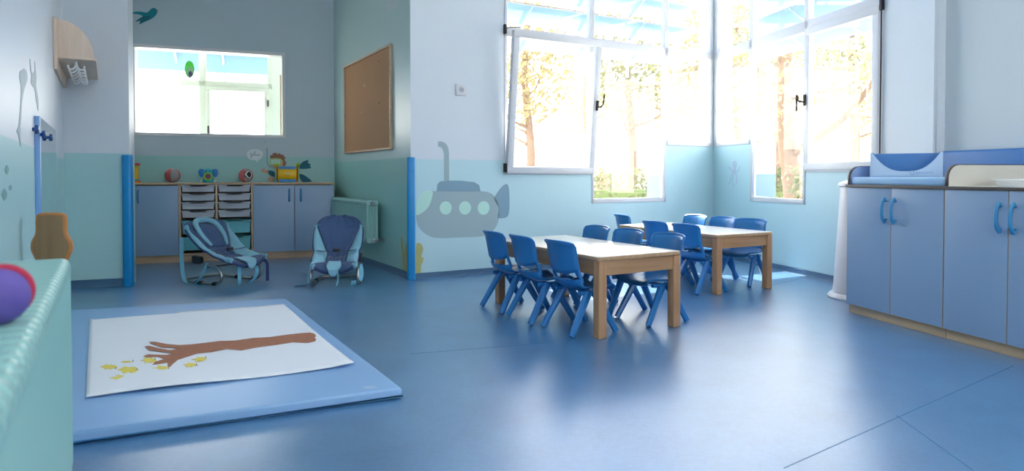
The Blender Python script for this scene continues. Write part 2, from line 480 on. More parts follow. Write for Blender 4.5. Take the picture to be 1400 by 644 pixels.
w2 = thing('window_2', frC.mat(), 'three part white window next to the changing cabinets with a closed casement', 'window', kind='structure')
T0c, T1c = zTc
rects = []
for (a, b, z) in ((xC[0], xC[1], zC1), (xC[1], xC[2], zC2), (xC[2], xC[3], zC3)):
    rects += [(a, b, z, z + FW), (a, a + FW * .6, z, WB_TOP), (b - FW * .6, b, z, WB_TOP), (a, b, T0c, T1c)]
rects += [(xC[0], xC[3], WB_TOP - FW, WB_TOP)]
bars(w2, 'window_frame', rects, -.008, .055)
for i in range(3): pane(w2, xC[i] + .02, xC[i+1] - .02, T1c, WB_TOP - FW)
for i, z in ((0, zC1), (1, zC2)): pane(w2, xC[i] + .02, xC[i+1] - .02, z + FW, T0c)
sash = bpy.data.objects.new('sash', None); COL.objects.link(sash); sash.parent = w2
sash.matrix_local = Matrix.Translation((xC[2] + .012, 0, zC3 + .02))
SW, SH = xC[3] - xC[2] - .024, T0c - zC3 - .005
bars(sash, 'sash_frame', ringrects(0, SW, 0, SH, .062), -.035, .018)
pane(sash, .055, SW - .055, .055, SH - .055, -.008)
win_handle(sash, .02, SH * .5, -.036, -1)
for z in (.0, SH - .02):
    MB().box(xC[3] - .012, xC[3] + .014, -.03, 0, zC3 + z, zC3 + z + .085, .004).build('hinge', M_black, w2)
MB().box(xC[3] - .012, xC[3] - .004, -.012, 0, zC3 + .08, zC3 + SH).build('gasket', M_black, w2, smooth=False)
film(w2, frC, 1029, 1056, 198, 238, 269)
# corner post between the two windows
MB().box(-.035, .035, -.035, .035, min(zB3, zC1), WB_TOP, .008).build('corner_post', M_white, w2, Matrix.Translation((0.03, .03, 0)))

# alcove window (inner frame flush, mullions set further back)
w3 = thing('window_3', frA.mat(), 'wide low white window above the toy cupboards in the alcove', 'window', kind='structure')
bars(w3, 'window_frame', ringrects(aw[0] - .0, aw[1], aw[2], aw[3], .035), -.012, .16)
yb = .5
pxa = lambda x, y=120: frA.px(x, y, yb)
M_cream = mat('cream_frame_paint', '#d9e0d2', .4, .4, .02)
gx = [pxa(178)[0], pxa(272)[0], pxa(282)[0], pxa(366)[0], pxa(372)[0]]
zt0, zt1 = pxa(280, 118)[1], pxa(280, 110)[1]
zb, ztop = pxa(280, 192)[1], pxa(280, 60)[1]
bars(w3, 'mullion', [(gx[1], gx[2], zb, ztop), (gx[3], gx[4], zb, ztop), (gx[0] - .1, gx[4], zt0, zt1)], yb, yb + .05, M_cream)
sx = [gx[2], gx[3]]
bars(w3, 'inner_sash', ringrects(sx[0], sx[1], zb - .02, zt0 - .003, .04), yb - .02, yb + .03, M_cream)
MB().box(gx[2] + .01, gx[2] + .03, yb - .04, yb - .02, zb + .07, zb + .17, .003).build('handle', M_bronze, w3)
MB().box(gx[3] - .005, gx[3] + .012, yb - .035, yb - .02, zb + .42, zb + .50, .003).build('hinge', M_bronze, w3)
pane(w3, aw[0] + .03, aw[1] - .03, aw[2] + .03, aw[3] - .03, .05)
# glazed porch beyond the alcove window: its sill wall and its right return
porch = mat('porch_plaster', '#dfe6da', .7, .3, .02)
MB().box(gx[0] - .3, gx[4] + .5, yb, yb + .1, 0, zb).build('porch_wall', porch, w3, smooth=False)
MB().box(gx[4], gx[4] + .5, yb, yb + .1, zb, HT).build('porch_pier', porch, w3, smooth=False)
e0, ez = frA.px(378, 102, .3); 
bars(w3, 'side_sash', [(frA.px(380)[0] + .03, frA.px(380)[0] + .05, 1.2, ez)], .3, .32, M_beechx)
# oval sticker on the glass
ex, ezc = frA.px(258.5, 94)
st = MB().prism([(ex + .057 * math.cos(a) * .85, ezc + .095 * math.sin(a)) for a in [2*PI*k/28 for k in range(28)]], .042, .0445, 'xz').build('oval_sticker', filmmat('sticker_green', '#7fcf74', .1), w3, smooth=False)
MB().prism([(ex + .006 + .038 * math.cos(a), ezc - .03 + .058 * math.sin(a)) for a in [2*PI*k/24 for k in range(24)]], .0395, .0415, 'xz').build('sticker_centre', filmmat('sticker_white', '#eef4ee', .1), w3, smooth=False)
MB().prism([(ex + .008 + .02 * math.cos(a), ezc - .05 + .032 * math.sin(a)) for a in [2*PI*k/24 for k in range(24)]], .037, .039, 'xz').build('sticker_dot', filmmat('sticker_lilac', '#a79dc8', .1), w3, smooth=False)

w4 = thing('fill_window', frR.mat(), 'wide white framed window added to the unseen rear wall for fill light', 'window', kind='structure')  # window added behind the camera to let in fill light
bars(w4, 'window_frame', ringrects(*fillwin, .06) + [(fillwin[0] + (fillwin[1]-fillwin[0]) * k / 4 - .03, fillwin[0] + (fillwin[1]-fillwin[0]) * k / 4 + .03, fillwin[2], fillwin[3]) for k in (1, 2, 3)], 0, .06)
pane(w4, fillwin[0], fillwin[1], fillwin[2], fillwin[3])

# ------------------------------------------------------------------ blue louvres outside
M_louv = filmmat('blue_louvre_sheet', '#b6cbea', .06)
def louvres(fr, x0, x1, zlist, y, label, depth=.3, n=4, m=None, tl=-28):
    root = thing('sun_louvre', fr.mat((x0 + x1) / 2, y, zlist[0]), label, 'sun louvre')
    L = x1 - x0
    for z in zlist:
        dz = z - zlist[0]
        T = Matrix.Translation((0, 0, dz)) @ Matrix.Rotation(math.radians(tl), 4, 'X')
        MB().box(-L/2, L/2, -depth/2, depth/2, -.003, .003).build('blade', m or M_louv, root, T, smooth=False)
        MB().box(-L/2, L/2, -depth/2 - .006, -depth/2 + .006, -.012, .012, .003).build('blade_edge', M_ply, root, T)
    for k in range(n + 1):
        x = -L/2 + L * k / n
        mb = MB()
        for z in zlist:
            dz = z - zlist[0]
            mb.tube([(x, -.16, dz + .1), (x, .16, dz - .12)], .012, 6)
        mb.tube([(x, .2, -.25), (x, .2, zlist[-1] - zlist[0] + .3)], .02, 6)
        mb.build('bracket', M_white, root)
louvres(frB, .75, LB + .1, [2.33 + .27 * k for k in range(9)], .55, 'blue slatted sun louvre outside the submarine wall window')
louvres(frC, -.05, SEND + .1, [2.33 + .27 * k for k in range(9)], .55, 'blue slatted sun louvre outside the window by the changing cabinets')
zl = frA.px(285, 84, 1.0)[1]
louvres(frA, -.2, LA - .2, [zl + .02, zl + .30], 1.05, 'blue sun louvre outside the alcove window', .34, 4, filmmat('blue_blade', '#8fb0dc', .0), -50)

# ------------------------------------------------------------------ corner bumpers
def bumper(P, label, h, r=.038):
    M = Matrix.Translation((P.x, P.y, 0))
    mb = MB()
    pts = rr(-r, r, -r, r, r * .55, 4)
    mb.prism(pts, 0.0, h, 'xy', bev=.008)
    o = mb.build('corner_bumper', M_pad, None, M @ Matrix.Rotation(frB.a + PI/4 + .5, 4, 'Z'))
    return tag(o, label, 'corner bumper')
bumper(PADR + Vector((.006, -.026, 0)), 'blue foam corner bumper between the radiator alcove and the submarine mural', 1.065, .035)
bumper(PL + Vector((0.0, -.03, 0)), 'blue foam corner bumper left of the toy cupboards', 1.075, .035)

# ------------------------------------------------------------------ murals and small wall things
def mural(name, fr, cx, cy, label, cat, y=-.001):
    s, z = fr.px(cx, cy)
    root = thing(name, fr.mat(s, 0, z), label, cat)
    root['_s'] = s
    def P(px, py):
        a, b = fr.px(px, py); return (a - s, b - z)
    return root, P
def flat(root, name, pts, m, layer=1):
    t = .0012
    return MB().prism(pts, -t * layer - .0005, -t * (layer - 1) - .0002 if layer > 1 else -.0002, 'xz').build(name, m, root, smooth=False)
M_sub = mat('mural_grey_green', '#9aafb5', .5, .4, .02)
M_sub2 = mat('mural_slate', '#7f9dae', .5, .4, .02)
M_port = mat('mural_mint', '#b8dfd2', .5, .4, .02)
root, P = mural('submarine_mural', frB, 633, 290, 'grey painted submarine with three mint portholes on the two tone wall', 'wall painting')
cxs = [(569, 296), (571, 275), (582, 262), (600, 261.5), (630, 261.5), (658, 261.5), (672, 265), (681, 278), (682, 296), (678, 310), (668, 320), (655, 323.5), (630, 324.5), (600, 325.5), (585, 322), (573, 311)]
flat(root, 'hull', outline([P(*p) for p in cxs], 5), M_sub, 1)
flat(root, 'tower', [P(*p) for p in ((597, 262), (598, 252), (602, 248), (612, 247), (630, 247), (648, 249), (655, 253), (657, 262))], M_sub2, 1)
flat(root, 'periscope', [P(*p) for p in ((607, 247), (607, 210), (605, 203.5), (602, 200.8), (598.7, 200.5), (598.7, 193.5), (603, 193.2), (609, 195.5), (612.6, 201), (613.8, 209), (614, 247))], M_sub, 1)
flat(root, 'tail_fin', outline([P(*p) for p in ((676, 272), (684, 258), (692, 251.5), (695.5, 257), (696.5, 275), (695.5, 292), (691, 297.5), (680, 297.5), (682, 285))], 5), M_sub2, 1)
flat(root, 'nose_window', outline([P(*p) for p in ((591, 261.3), (590, 272), (585.5, 283), (577, 291), (568.6, 293.5), (569.3, 280), (573, 268.5), (581, 261.8))], 4), M_port, 2)
for cx in (609.3, 635.7, 661):
    c = P(cx, 284.3); e = P(cx + 8.2, 284.3)
    R = e[0] - c[0]
    flat(root, 'porthole', [(c[0] + R * math.cos(a), c[1] + R * 1.02 * math.sin(a)) for a in [2*PI*k/28 for k in range(28)]], M_port, 2)

M_weed = mat('mural_olive', '#b0ad72', .5, .3, .05)
root, P = mural('seaweed_mural', frB, 573, 373, 'olive painted seaweed right of the blue corner bumper below the submarine', 'wall painting')
flat(root, 'seaweed', outline([P(*p) for p in ((569, 374), (568.5, 355), (569, 335), (572, 332), (576, 334), (578.5, 341), (576, 351), (579, 352), (578, 358), (575.5, 364), (575, 374))], 4), M_weed)
root, P = mural('seaweed_mural', frE, 553, 372, 'olive painted seaweed fronds left of the blue corner bumper in the alcove', 'wall painting')
flat(root, 'seaweed', outline([P(*p) for p in ((551.5, 371), (550.5, 352), (548.5, 332), (549.5, 323), (552.5, 340), (554, 345), (554.5, 330), (557.4, 343), (559, 372), (555.5, 373))], 4), M_weed)

root, P = mural('octopus_mural', frC, 1003, 238, 'faint lilac painted octopus under the corner window', 'wall painting')
M_oct = mat('mural_lilac', '#b3bfd4', .5, .3, .02)
flat(root, 'head', outline([P(*p) for p in ((1002, 226), (1001.5, 222), (1004, 220), (1007, 221), (1007.5, 226), (1006, 230), (1006, 236), (1003, 236.5), (1003.5, 230))], 4), M_oct)
for a in (((1004, 234), (1000, 233), (998, 230), (996, 228.5)), ((1004, 235), (1009, 234), (1011, 231), (1011.5, 227.5)), ((1003, 235), (1000, 240), (999, 246), (996.5, 252)), ((1004, 236), (1002, 243), (1002, 250), (1004, 255)), ((1005, 235), (1007, 241), (1007.5, 247), (1006.5, 252))):
    pp = bez([(P(*q)[0], -.0008, P(*q)[1]) for q in a], 5)
    MB().tube(pp, .009, 6, flat=.06, up=Vector((0, 1, 0))).build('tentacle', M_oct, root)

M_teal = mat('mural_teal', '#117f8c', .5, .3, .04)
M_teal2 = mat('mural_dark_teal', '#0d6274', .5, .3, .04)
root, P = mural('bird_mural', frA, 198, 20, 'teal painted bird flying above the alcove window', 'wall painting')
flat(root, 'body', outline([P(*p) for p in ((180, 18.5), (185, 16), (193, 16), (201, 17), (206, 12.5), (210, 10.8), (214.3, 13), (214.8, 18), (211, 23), (205, 27), (198, 29.5), (192, 30), (190, 26), (195, 22), (188, 19.5))], 4), M_teal)
flat(root, 'wing', outline([P(*p) for p in ((206, 22), (198, 22), (191, 25), (185, 30), (192, 28.5), (190.5, 33), (198, 30), (204, 26))], 4), M_teal2, 2)
flat(root, 'beak', [P(214.5, 13.5), P(217.5, 14.8), P(214.7, 15.6)], mat('mural_red', '#b2564f', .5), 2)
root, P = mural('leaf_mural', frA, 178.8, 5, 'small teal painted wing tip beside the alcove edge above the bird', 'wall painting')
flat(root, 'wing', outline([P(*p) for p in ((176, 2.5), (180, 2.5), (181, 6), (178, 9.5), (175, 9))], 4), M_teal)
root, P = mural('cloud_mural', frE, 534, 6, 'pale grey painted cloud high on the wall above the corkboard', 'wall painting')
flat(root, 'cloud', outline([P(*p) for p in ((523, -6), (545, -8), (544, 6), (541, 11.5), (537, 11), (533, 15.5), (529, 13), (527, 7), (524.5, 5))], 4), mat('mural_pale_grey', '#c2cfd2', .5))

# diver
root, P = mural('diver_mural', frA, 385, 235, 'painted child diver with snorkel mask and teal flippers behind the drum toy', 'wall painting')
M_skin = mat('mural_skin', '#c69c86', .5); M_hair = mat('mural_hair', '#8a5a3d', .5); M_mask = mat('mural_mask', '#9bbf77', .5); M_lens = mat('mural_lens', '#a7d3c6', .5)
flat(root, 'face', outline([P(*p) for p in ((369.5, 216), (372, 213), (381, 212), (388, 214), (389, 222), (386, 228), (380, 231), (372, 229), (369, 224))], 4), M_skin)
flat(root, 'hair', [P(*p) for p in ((369, 212.5), (372.5, 212), (373, 209.5), (377.5, 208.8), (379, 210.5), (383.5, 209.5), (383.5, 211.5), (388.5, 211.3), (387.5, 214), (390.8, 214.5), (388.8, 219), (391.5, 222), (390, 227.5), (386.5, 227), (387, 220), (384, 217), (377, 216), (370, 217))], M_hair, 2)
flat(root, 'mask', rr(*(lambda a, b: (a[0], b[0], a[1], b[1]))(P(368.8, 226), P(384.5, 217)), .012), M_mask, 3)
flat(root, 'mask_lens', rr(*(lambda a, b: (a[0], b[0], a[1], b[1]))(P(370.2, 224.6), P(383.2, 218.3)), .009), M_lens, 4)
flat(root, 'snorkel', [P(*p) for p in ((364, 202), (365.8, 202), (366, 220), (368, 226.5), (375, 228.5), (375, 229.8), (367, 228.3), (364.3, 221))], M_sub2, 5)
flat(root, 'sleeve', outline([P(*p) for p in ((366.5, 233), (375, 235), (375, 242), (367, 238))], 3), M_teal2, 1)
flat(root, 'hand', outline([P(*p) for p in ((357, 230), (359, 232), (360.5, 228), (362, 231.5), (367, 233.5), (367, 237.5), (361, 236), (357, 235))], 3), M_skin, 1)
flat(root, 'hand', outline([P(*p) for p in ((366.5, 244), (369, 241), (374, 243), (374, 247), (368, 248))], 3), M_skin, 1)
flat(root, 'flipper', outline([P(*p) for p in ((409, 230), (413, 222), (420, 219), (421.5, 219), (421.5, 223), (425, 225), (423.5, 227), (425.5, 229.5), (417, 231))], 3), M_teal2, 1)
flat(root, 'flipper', outline([P(*p) for p in ((409, 238.5), (415, 239), (425.5, 246.5), (424, 248.5), (413, 248.5))], 3), M_teal2, 1)
root, P = mural('speech_bubble_mural', frA, 348, 212, 'white painted speech bubble with handwriting left of the diver', 'wall painting')
flat(root, 'bubble', outline([P(*p) for p in ((337.5, 211), (340, 206), (348.5, 203.8), (357, 206), (359.5, 211), (357, 216.5), (353.3, 218.8), (352, 222.8), (349.8, 219.3), (341, 217.5))], 4), mat('mural_bubble', '#cfdadf', .5))
ink = mat('mural_ink', '#5c7b84', .5)
for st in (((345, 210.2), (343, 209.6), (342, 211.4), (343.2, 212.6), (344.8, 210.6), (344.6, 214), (343.2, 216), (342.4, 214.8), (345.2, 212.8), (346.8, 211)),
           ((346.4, 212.4), (348.6, 209.5), (349, 207.6), (347.9, 207.4), (347.6, 210.8), (348.4, 212.6), (349.8, 211.4)),
           ((349.8, 210.8), (349.9, 212.5), (351.3, 212.4), (351.9, 210.9), (352, 212.5), (353, 212)),
           ((353, 210.9), (353.2, 212.5), (354.4, 212.3), (354.9, 210.9), (355.1, 212.4), (356, 212.2))):
    pp = bez([(P(*q)[0], -.0016, P(*q)[1]) for q in st], 5)
    MB().tube(pp, .0022, 5, flat=.3, up=Vector((0, 1, 0))).build('letter', ink, root)
# small paint dot above the speech bubble
root, P = mural('bubble_mural', frA, 363, 193.5, 'tiny teal painted bubble just under the alcove window', 'wall painting')
c = P(363, 193.5)
flat(root, 'bubble', [(c[0] + .012 * math.cos(a), c[1] + .012 * math.sin(a)) for a in [2*PI*k/14 for k in range(14)]], mat('mural_dot', '#8fb9c2', .5))

# left wall silhouettes
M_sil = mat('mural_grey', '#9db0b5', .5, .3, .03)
def lw(px, py): return frL.px(px, py)
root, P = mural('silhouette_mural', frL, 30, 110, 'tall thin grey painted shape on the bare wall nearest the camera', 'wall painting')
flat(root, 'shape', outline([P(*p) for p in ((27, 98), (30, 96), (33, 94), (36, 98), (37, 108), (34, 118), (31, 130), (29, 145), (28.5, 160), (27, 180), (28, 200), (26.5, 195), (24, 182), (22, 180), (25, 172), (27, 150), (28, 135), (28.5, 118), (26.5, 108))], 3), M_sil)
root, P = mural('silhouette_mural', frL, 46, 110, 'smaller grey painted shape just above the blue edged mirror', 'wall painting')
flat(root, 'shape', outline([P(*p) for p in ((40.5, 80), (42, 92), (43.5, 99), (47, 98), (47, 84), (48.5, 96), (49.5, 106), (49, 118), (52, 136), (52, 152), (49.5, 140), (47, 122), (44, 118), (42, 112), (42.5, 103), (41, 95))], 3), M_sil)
M_spot = mat('mural_grey_green_spot', '#82a5a4', .6, .3, .03)
for (a, b, w, h, lab) in ((9, 232, 2.6, 6, 'blurred grey green spot, highest of three on the near wall'), (14, 256.5, 1.8, 4, 'blurred grey green spot, smallest of three on the near wall'), (5.5, 266, 3.6, 8, 'blurred grey green spot, lowest and largest of three on the near wall')):
    root, P = mural('spot_mural', frL, a, b, lab, 'wall painting')
    flat(root, 'spot', outline([P(a - w, b), P(a, b - h), P(a + w, b), P(a, b + h)], 5), M_spot)

# wall socket
s, z = frB.px(630, 123)
sk = thing('wall_socket', frB.mat(s, 0, z), 'white square power socket high on the wall right of the alcove', 'socket')
hw = abs(frB.px(637, 123)[0] - frB.px(623, 123)[0]) / 2
MB().box(-hw, hw, -.012, 0, -hw, hw, .004).build('plate', M_white, sk)
MB().lathe([(.022, -.0125), (.024, -.015), (.021, -.0155), (.019, -.013), (.0, -.0125)], n=24, axis='y').build('socket_well', mat('socket_grey', '#a8acb4', .4), sk)
mb = MB()
for dx in (-.008, .008): mb.lathe([(.0028, -.0135), (.0028, -.0128)], c=(dx, 0, 0), n=10, axis='y')
mb.build('contact_hole', M_black, sk)

# corkboard
x0, z0 = frE.px(473.5, 208.5); x1, z1 = frE.px(536.5, 63.5)
zb_ = (frE.px(473.5, 208.5)[1] + frE.px(536, 207)[1]) / 2; zt_ = (frE.px(473.5, 88)[1] + frE.px(536, 63.5)[1]) / 2
cb = thing('corkboard', frE.mat((x0 + x1) / 2, 0, zb_), 'brown corkboard in a thin pale wooden frame on the alcove wall', 'corkboard')
w, h = x1 - x0, zt_ - zb_
bars(cb, 'frame', ringrects(-w/2, w/2, 0, h, .02), -.028, -.002, M_beechx, .003)
MB().box(-w/2 + .015, w/2 - .015, -.012, -.003, .015, h - .015).build('cork_panel', mat('cork', '#b28a68', .85, .2, .12, 60, .2, 200), cb, smooth=False)
for (a, b, c) in ((520, 84, '#b0504a'), (501, 117, '#c8c8c0'), (521, 141, '#4f9a50'), (497, 154, '#c7923b')):
    s, z = frE.px(a, b)
    MB().lathe([(.004, -.013), (.004, -.02), (.009, -.021), (.009, -.024), (.0, -.025)], c=(s - (x0+x1)/2, 0, z - zb_), n=10, axis='y').build('push_pin', mat('pin' + c, c, .4), cb)

# ------------------------------------------------------------------ radiators
def radiator(name, fr, s_right, n, depth, zbot, ztop, label, pitch=.045, gap=.04, cols=4, valve=True):
    """sections run to smaller s from s_right; front side at y=-(gap+depth)"""
    root = thing(name, fr.mat(s_right, -(gap + depth / 2), 0), label, 'radiator')
    mb = MB(); hh = .055
    p = pitch * .5 - .0035
    mb.prism(rr(-depth/2, depth/2, ztop - hh, ztop, .022, 5), -p, p, 'yz', bev=.012, seg=3)
    mb.prism(rr(-depth/2, depth/2, zbot, zbot + hh, .022, 5), -p, p, 'yz', bev=.012, seg=3)
    for k in range(cols):
        y = -depth/2 + .016 + (depth - .032) * k / (cols - 1)
        mb.tube([(0, y, zbot + hh * .5), (0, y, ztop - hh * .5)], .0165, 8, flat=.85)
    first = mb.build('section', M_rad, root, Matrix.Translation((-pitch / 2, 0, 0)))
    for i in range(1, n):
        c = first.copy(); COL.objects.link(c); c.parent = root; c.matrix_local = Matrix.Translation((-pitch * (i + .5), 0, 0))
    if valve:
        MB().lathe([(.0, .004), (.022, .004), (.024, -.002), (.0, -.004)], c=(.006, 0, ztop - .03), n=16, axis='x').build('end_plug', M_chrome, root)
        MB().lathe([(.0, -.01), (.02, -.008), (.022, .0), (.0, .004)], c=(-pitch * n - .004, -depth * .0, ztop - .02), n=16, axis='x').build('end_plug', M_white, root)
        v = MB().tube([(0, 0, zbot + .03), (.04, 0, zbot + .03)], .012, 10).build('valve', M_chrome, root)
        MB().tube([(.04, 0, zbot + .03), (.04, depth / 2 + gap, zbot + .03)], .008, 8).build('pipe', M_chrome, v)
        MB().lathe([(.0, 0), (.022, 0), (.022, -.01), (.012, -.014), (0, -.014)], c=(.04, depth / 2 + gap - .002, zbot + .03), n=16, axis='y').build('rosette', M_chrome, v)
        MB().lathe([(.018, 0), (.019, .02), (.015, .028), (0, .03)], c=(.012, 0, zbot + .03), n=14, axis='x').build('valve_cap', M_white, v)
    return root
sr = frE.px(518, 300, -.04)[0]
zt = frE.px(511, 274.5, -.10)[1]; zb_r = frE.px(511, 333, -.10)[1]
sl = frE.px(461, 300, -.16)[0]
# far end limit from the sight line of the top left corner
radiator('radiator', frE, sr, max(8, int((sr - .42) / .045)), .12, zb_r, zt, 'aqua column radiator in the alcove beside the right bouncer')
# near radiator on the left wall: front plane is 9 cm left of the camera
camoff = (CAM - frL.P).dot(frL.n)      # signed distance camera -> wall plane (negative = in room)
front = camoff + .088                   # y of radiator front plane in wall frame
gapL = .03; depL = -front - gapL
far_s = frL.px(96.5, 351, front)[0]; ztl = .63
ns = frL.px(-60, 500, front)[0]
nsec = int((far_s - ns) / .045)
nearrad = radiator('radiator', frL, far_s, nsec, depL, .10, frL.px(96.5, 352, front)[1], 'aqua column radiator in the foreground along the near wall under the purple ball', gap=gapL, valve=False)
RADTOP = frL.px(96.5, 352, front)[1]

# ball lying on the near radiator
yb_ = (.9 - RADTOP) * F / 204; bp = Vector((-.803 * yb_, yb_, RADTOP))
r_ = .065
bl = thing('play_ball', Matrix.Translation((bp.x, bp.y, RADTOP)) @ Matrix.Diagonal((.64, .64, .64, 1)), 'purple and red soft ball lying on the foreground radiator', 'ball')
mb = MB().ell((0, 0, .0655), r_, 32, 20); mb.build('ball_body', mat('ball_purple', '#6a5aa8', .6, .3, .15, 20, .1, 80), bl)
vd = Vector((-.63, .78, -.12)).normalized(); e1_ = vd.cross(Vector((0, 0, 1))).normalized(); e2_ = e1_.cross(vd).normalized()
cc_ = Vector((0, 0, .0655)) + e1_ * .008 + e2_ * .010 + vd * .012
MB().tube([cc_ + e1_ * .056 * math.cos(a) + e2_ * .056 * math.sin(a) for a in [2*PI*k/40 for k in range(40)]], .010, 8, closed=True).build('red_band', mat('ball_red', '#c0284c', .6), bl)
MB().ell(Vector((0, 0, .0655)) - e1_ * .022 - e2_ * .018 - vd * .022, .036, 18, 12).build('teal_patch', mat('ball_teal', '#1d8f9c', .6), bl)

# wooden chair behind the far end of the radiator
M_stripe = wood('striped_wood', '#7c5a3c', '#a68663', .45, 2, 1.2)
M_orange = mat('varnished_edge', '#b5763f', .4)
wc = thing('wooden_stand', Matrix.Translation((-1.862, 2.6, .058)), 'striped wooden stand with rounded shoulders behind the far end of the foreground radiator', 'stand')
sp = outline([(-.052, .668), (-.04, .684), (.04, .684), (.052, .668), (.053, .625), (.058, .60), (.072, .575), (.073, .545), (.060, .515), (.04, .45), (.034, .25), (.034, .03), (.034, .0), (-.034, .0), (-.034, .03), (-.034, .25), (-.04, .45), (-.060, .515), (-.073, .545), (-.072, .575), (-.058, .60), (-.053, .625)], 4)
MB().prism(sp, -.010, .010, 'xz').build('panel', M_stripe, wc)
MB().tube([(x, 0, z) for x, z in sp], .0105, 8, closed=True).build('edging', M_orange, wc)
MB().box(-.04, .04, -.04, .04, 0, .02, .004).build('foot', M_orange, wc)

# ------------------------------------------------------------------ mirror and shelf on the left wall
M_mirror = mat('mirror_glass', '#dfe8ea', .03, .5, 0, metal=1)
M_blueedge = mat('blue_board_edge', '#6f9ad0', .4)
a0, _z = frL.px(46.5, 165); a1 = frL.px(70, 180)[0]; ztm = (frL.px(46.5, 160)[1] + frL.px(69.5, 176)[1]) / 2
mr = thing('wall_mirror', frL.mat((a0 + a1) / 2, 0, .45), 'upright blue edged mirror board with dark blue knobs on the left wall', 'mirror')
w = a1 - a0; h = ztm - .45
MB().box(-w/2, w/2, -.022, -.001, 0, h, .002).build('board', M_blueedge, mr)
MB().box(-w/2 + .006, w/2 - .004, -.024, -.0222, .005, h - .005).build('mirror_sheet', M_mirror, mr, smooth=False)
M_knob = mat('dark_blue_knob', '#14407c', .25)
for (px_, py_) in ((49, 177), (59, 184), (68.5, 188)):
    s, z = frL.px(px_, py_, -.035); s -= (a0 + a1) / 2; z -= .45
    MB().lathe([(.008, -.022), (.008, -.028), (.018, -.032), (.02, -.038), (.016, -.046), (0, -.048)], c=(s, 0, z), n=16, axis='y').build('knob', M_knob, mr)

# corner shelf: panel on the left wall, quarter disc rising on it, board with hooks beneath
sA, zA = frL.px(72, 95); 
s1 = frL.px(72.5, 60)[0]; s2 = frL.px(88, 122)[0]
s2 = min(s2, LL - .02)
zbt = (frL.px(72.5, 96)[1] + frL.px(88.5, 123)[1]) / 2; ztp = frL.px(72.5, 24)[1]
sh = thing('corner_shelf', frL.mat((s1 + s2) / 2, 0, zbt), 'pale wooden corner shelf with a quarter round end and white hooks beneath', 'shelf')
w = s2 - s1; h = ztp - zbt
MB().box(-w/2, w/2, -.022, -.001, 0, h, .003).build('back_panel', M_ply, sh)
zs_ = frL.px(72.5, 74)[1] - zbt
dsh = .215
MB().prism(rr(-w/2 + .01, w/2 - .005, -dsh - .022, -.022, (.02, .02, 0, 0), 4), zs_ - .018, zs_, 'xy', bev=.002).build('board', M_ply, sh)
Rq = min(dsh - .02, h - zs_ - .01)
pts = [(-.022, zs_)] + [(-.022 - (dsh - .015) * math.cos(a), zs_ + (h - zs_ - .01) * math.sin(a)) for a in [PI/2*k/14 for k in range(15)]]
MB().prism(pts, -w/2 + .012, -w/2 + .030, 'yz', bev=.002).build('quarter_round_end', M_ply, sh)
M_hook = mat('white_hook_plastic', '#eceef0', .35)
for k in range(6):
    x = -w/2 + w * (k + .7) / 6.5
    mb = MB()
    mb.tube([(x, -.12, zs_ - .018), (x, -.12, zs_ - .05)], .008, 8)
    for sg in (-1, 1):
        mb.tube(bez([(x, -.12, zs_ - .045), (x, -.12 + sg * .02, zs_ - .07), (x, -.12 + sg * .042, zs_ - .068), (x, -.12 + sg * .045, zs_ - .045)], 4), .006, 7)
    mb.build('hook', M_hook, sh)

# ------------------------------------------------------------------ alcove cupboards
Pc = flo(422, 352); Pd = flo(186, 361.3)
frK = Frame(Pc, Pc - Pd)
def kx(px): return frK.px(px)[0]
KH = .83; KD = .38
k1, k2, k3, km = kx(243.7), kx(345.7), kx(456), kx(402.5)
kl = k1 - .44
zK = (frK.px(300, 249.8)[1])
KH = zK
PH = .07
def cupboard(x0, x1, label, doors, handles):
    c = thing('cupboard', frK.mat((x0 + x1) / 2, 0, 0), label, 'cupboard', 'alcove cupboards')
    hw = (x1 - x0) / 2 - .001
    mb = MB(); t = .019
    mb.box(-hw, -hw + t, .018, KD, PH, KH - .022).box(hw - t, hw, .018, KD, PH, KH - .022)
    mb.box(-hw + t, hw - t, .018, KD, PH, PH + t).box(-hw + t, hw - t, KD - .01, KD, PH + t, KH - .022)
    mb.build('carcass', M_beechx, c, smooth=False)
    MB().box(-hw, hw, .03, KD, 0, PH, .002).build('plinth', M_beechx, c)
    n = len(doors)
    for (a, b), hs in zip(doors, handles):
        a -= (x0 + x1) / 2; b -= (x0 + x1) / 2
        d = MB().box(a + .003, b - .003, 0, .017, PH + .008, KH - .03, .0015).build('door', M_door, c)
        hx = a + hs * (b - a)
        MB().tube(bez([(hx, 0, KH - .075), (hx, -.022, KH - .09), (hx, -.028, KH - .14), (hx, -.022, KH - .19), (hx, 0, KH - .205)], 5), .0085, 8).build('handle', M_handle, d)
    return c
cupboard(kl, k1, 'blue single door cupboard left of the tray unit in the alcove', [(kl, k1)], [.16])
cupboard(k2, k3, 'blue double door cupboard right of the tray unit in the alcove', [(k2, km), (km, k3)], [.87, .16])
tu = thing('tray_unit', frK.mat((k1 + k2) / 2, 0, 0), 'beech tray unit between the blue alcove cupboards', 'storage unit')
hw = (k2 - k1) / 2 - .001
mb = MB(); t = .019
for (a, b) in ((-hw, -hw + t), (-t/2, t/2), (hw - t, hw)): mb.box(a, b, .0, KD, PH, KH - .022, .001)
mb.box(-hw + t, hw - t, 0.004, KD, PH, PH + t)
mb.build('carcass', M_beechx, tu)
MB().box(-hw + t, hw - t, KD - .01, KD, PH + t, KH - .022).build('back_panel', mat('brown_back_panel', '#84654c', .7), tu, smooth=False)
MB().box(-hw, hw, .03, KD, 0, PH, .002).build('plinth', M_beechx, tu)
wt = tag(MB().box(kl - .0, k3 + .004, -.012, KD + .005, KH - .021, KH, .004).build('worktop', M_beechx, None, frK.mat()), 'long beech top running over the alcove cupboards', 'worktop')
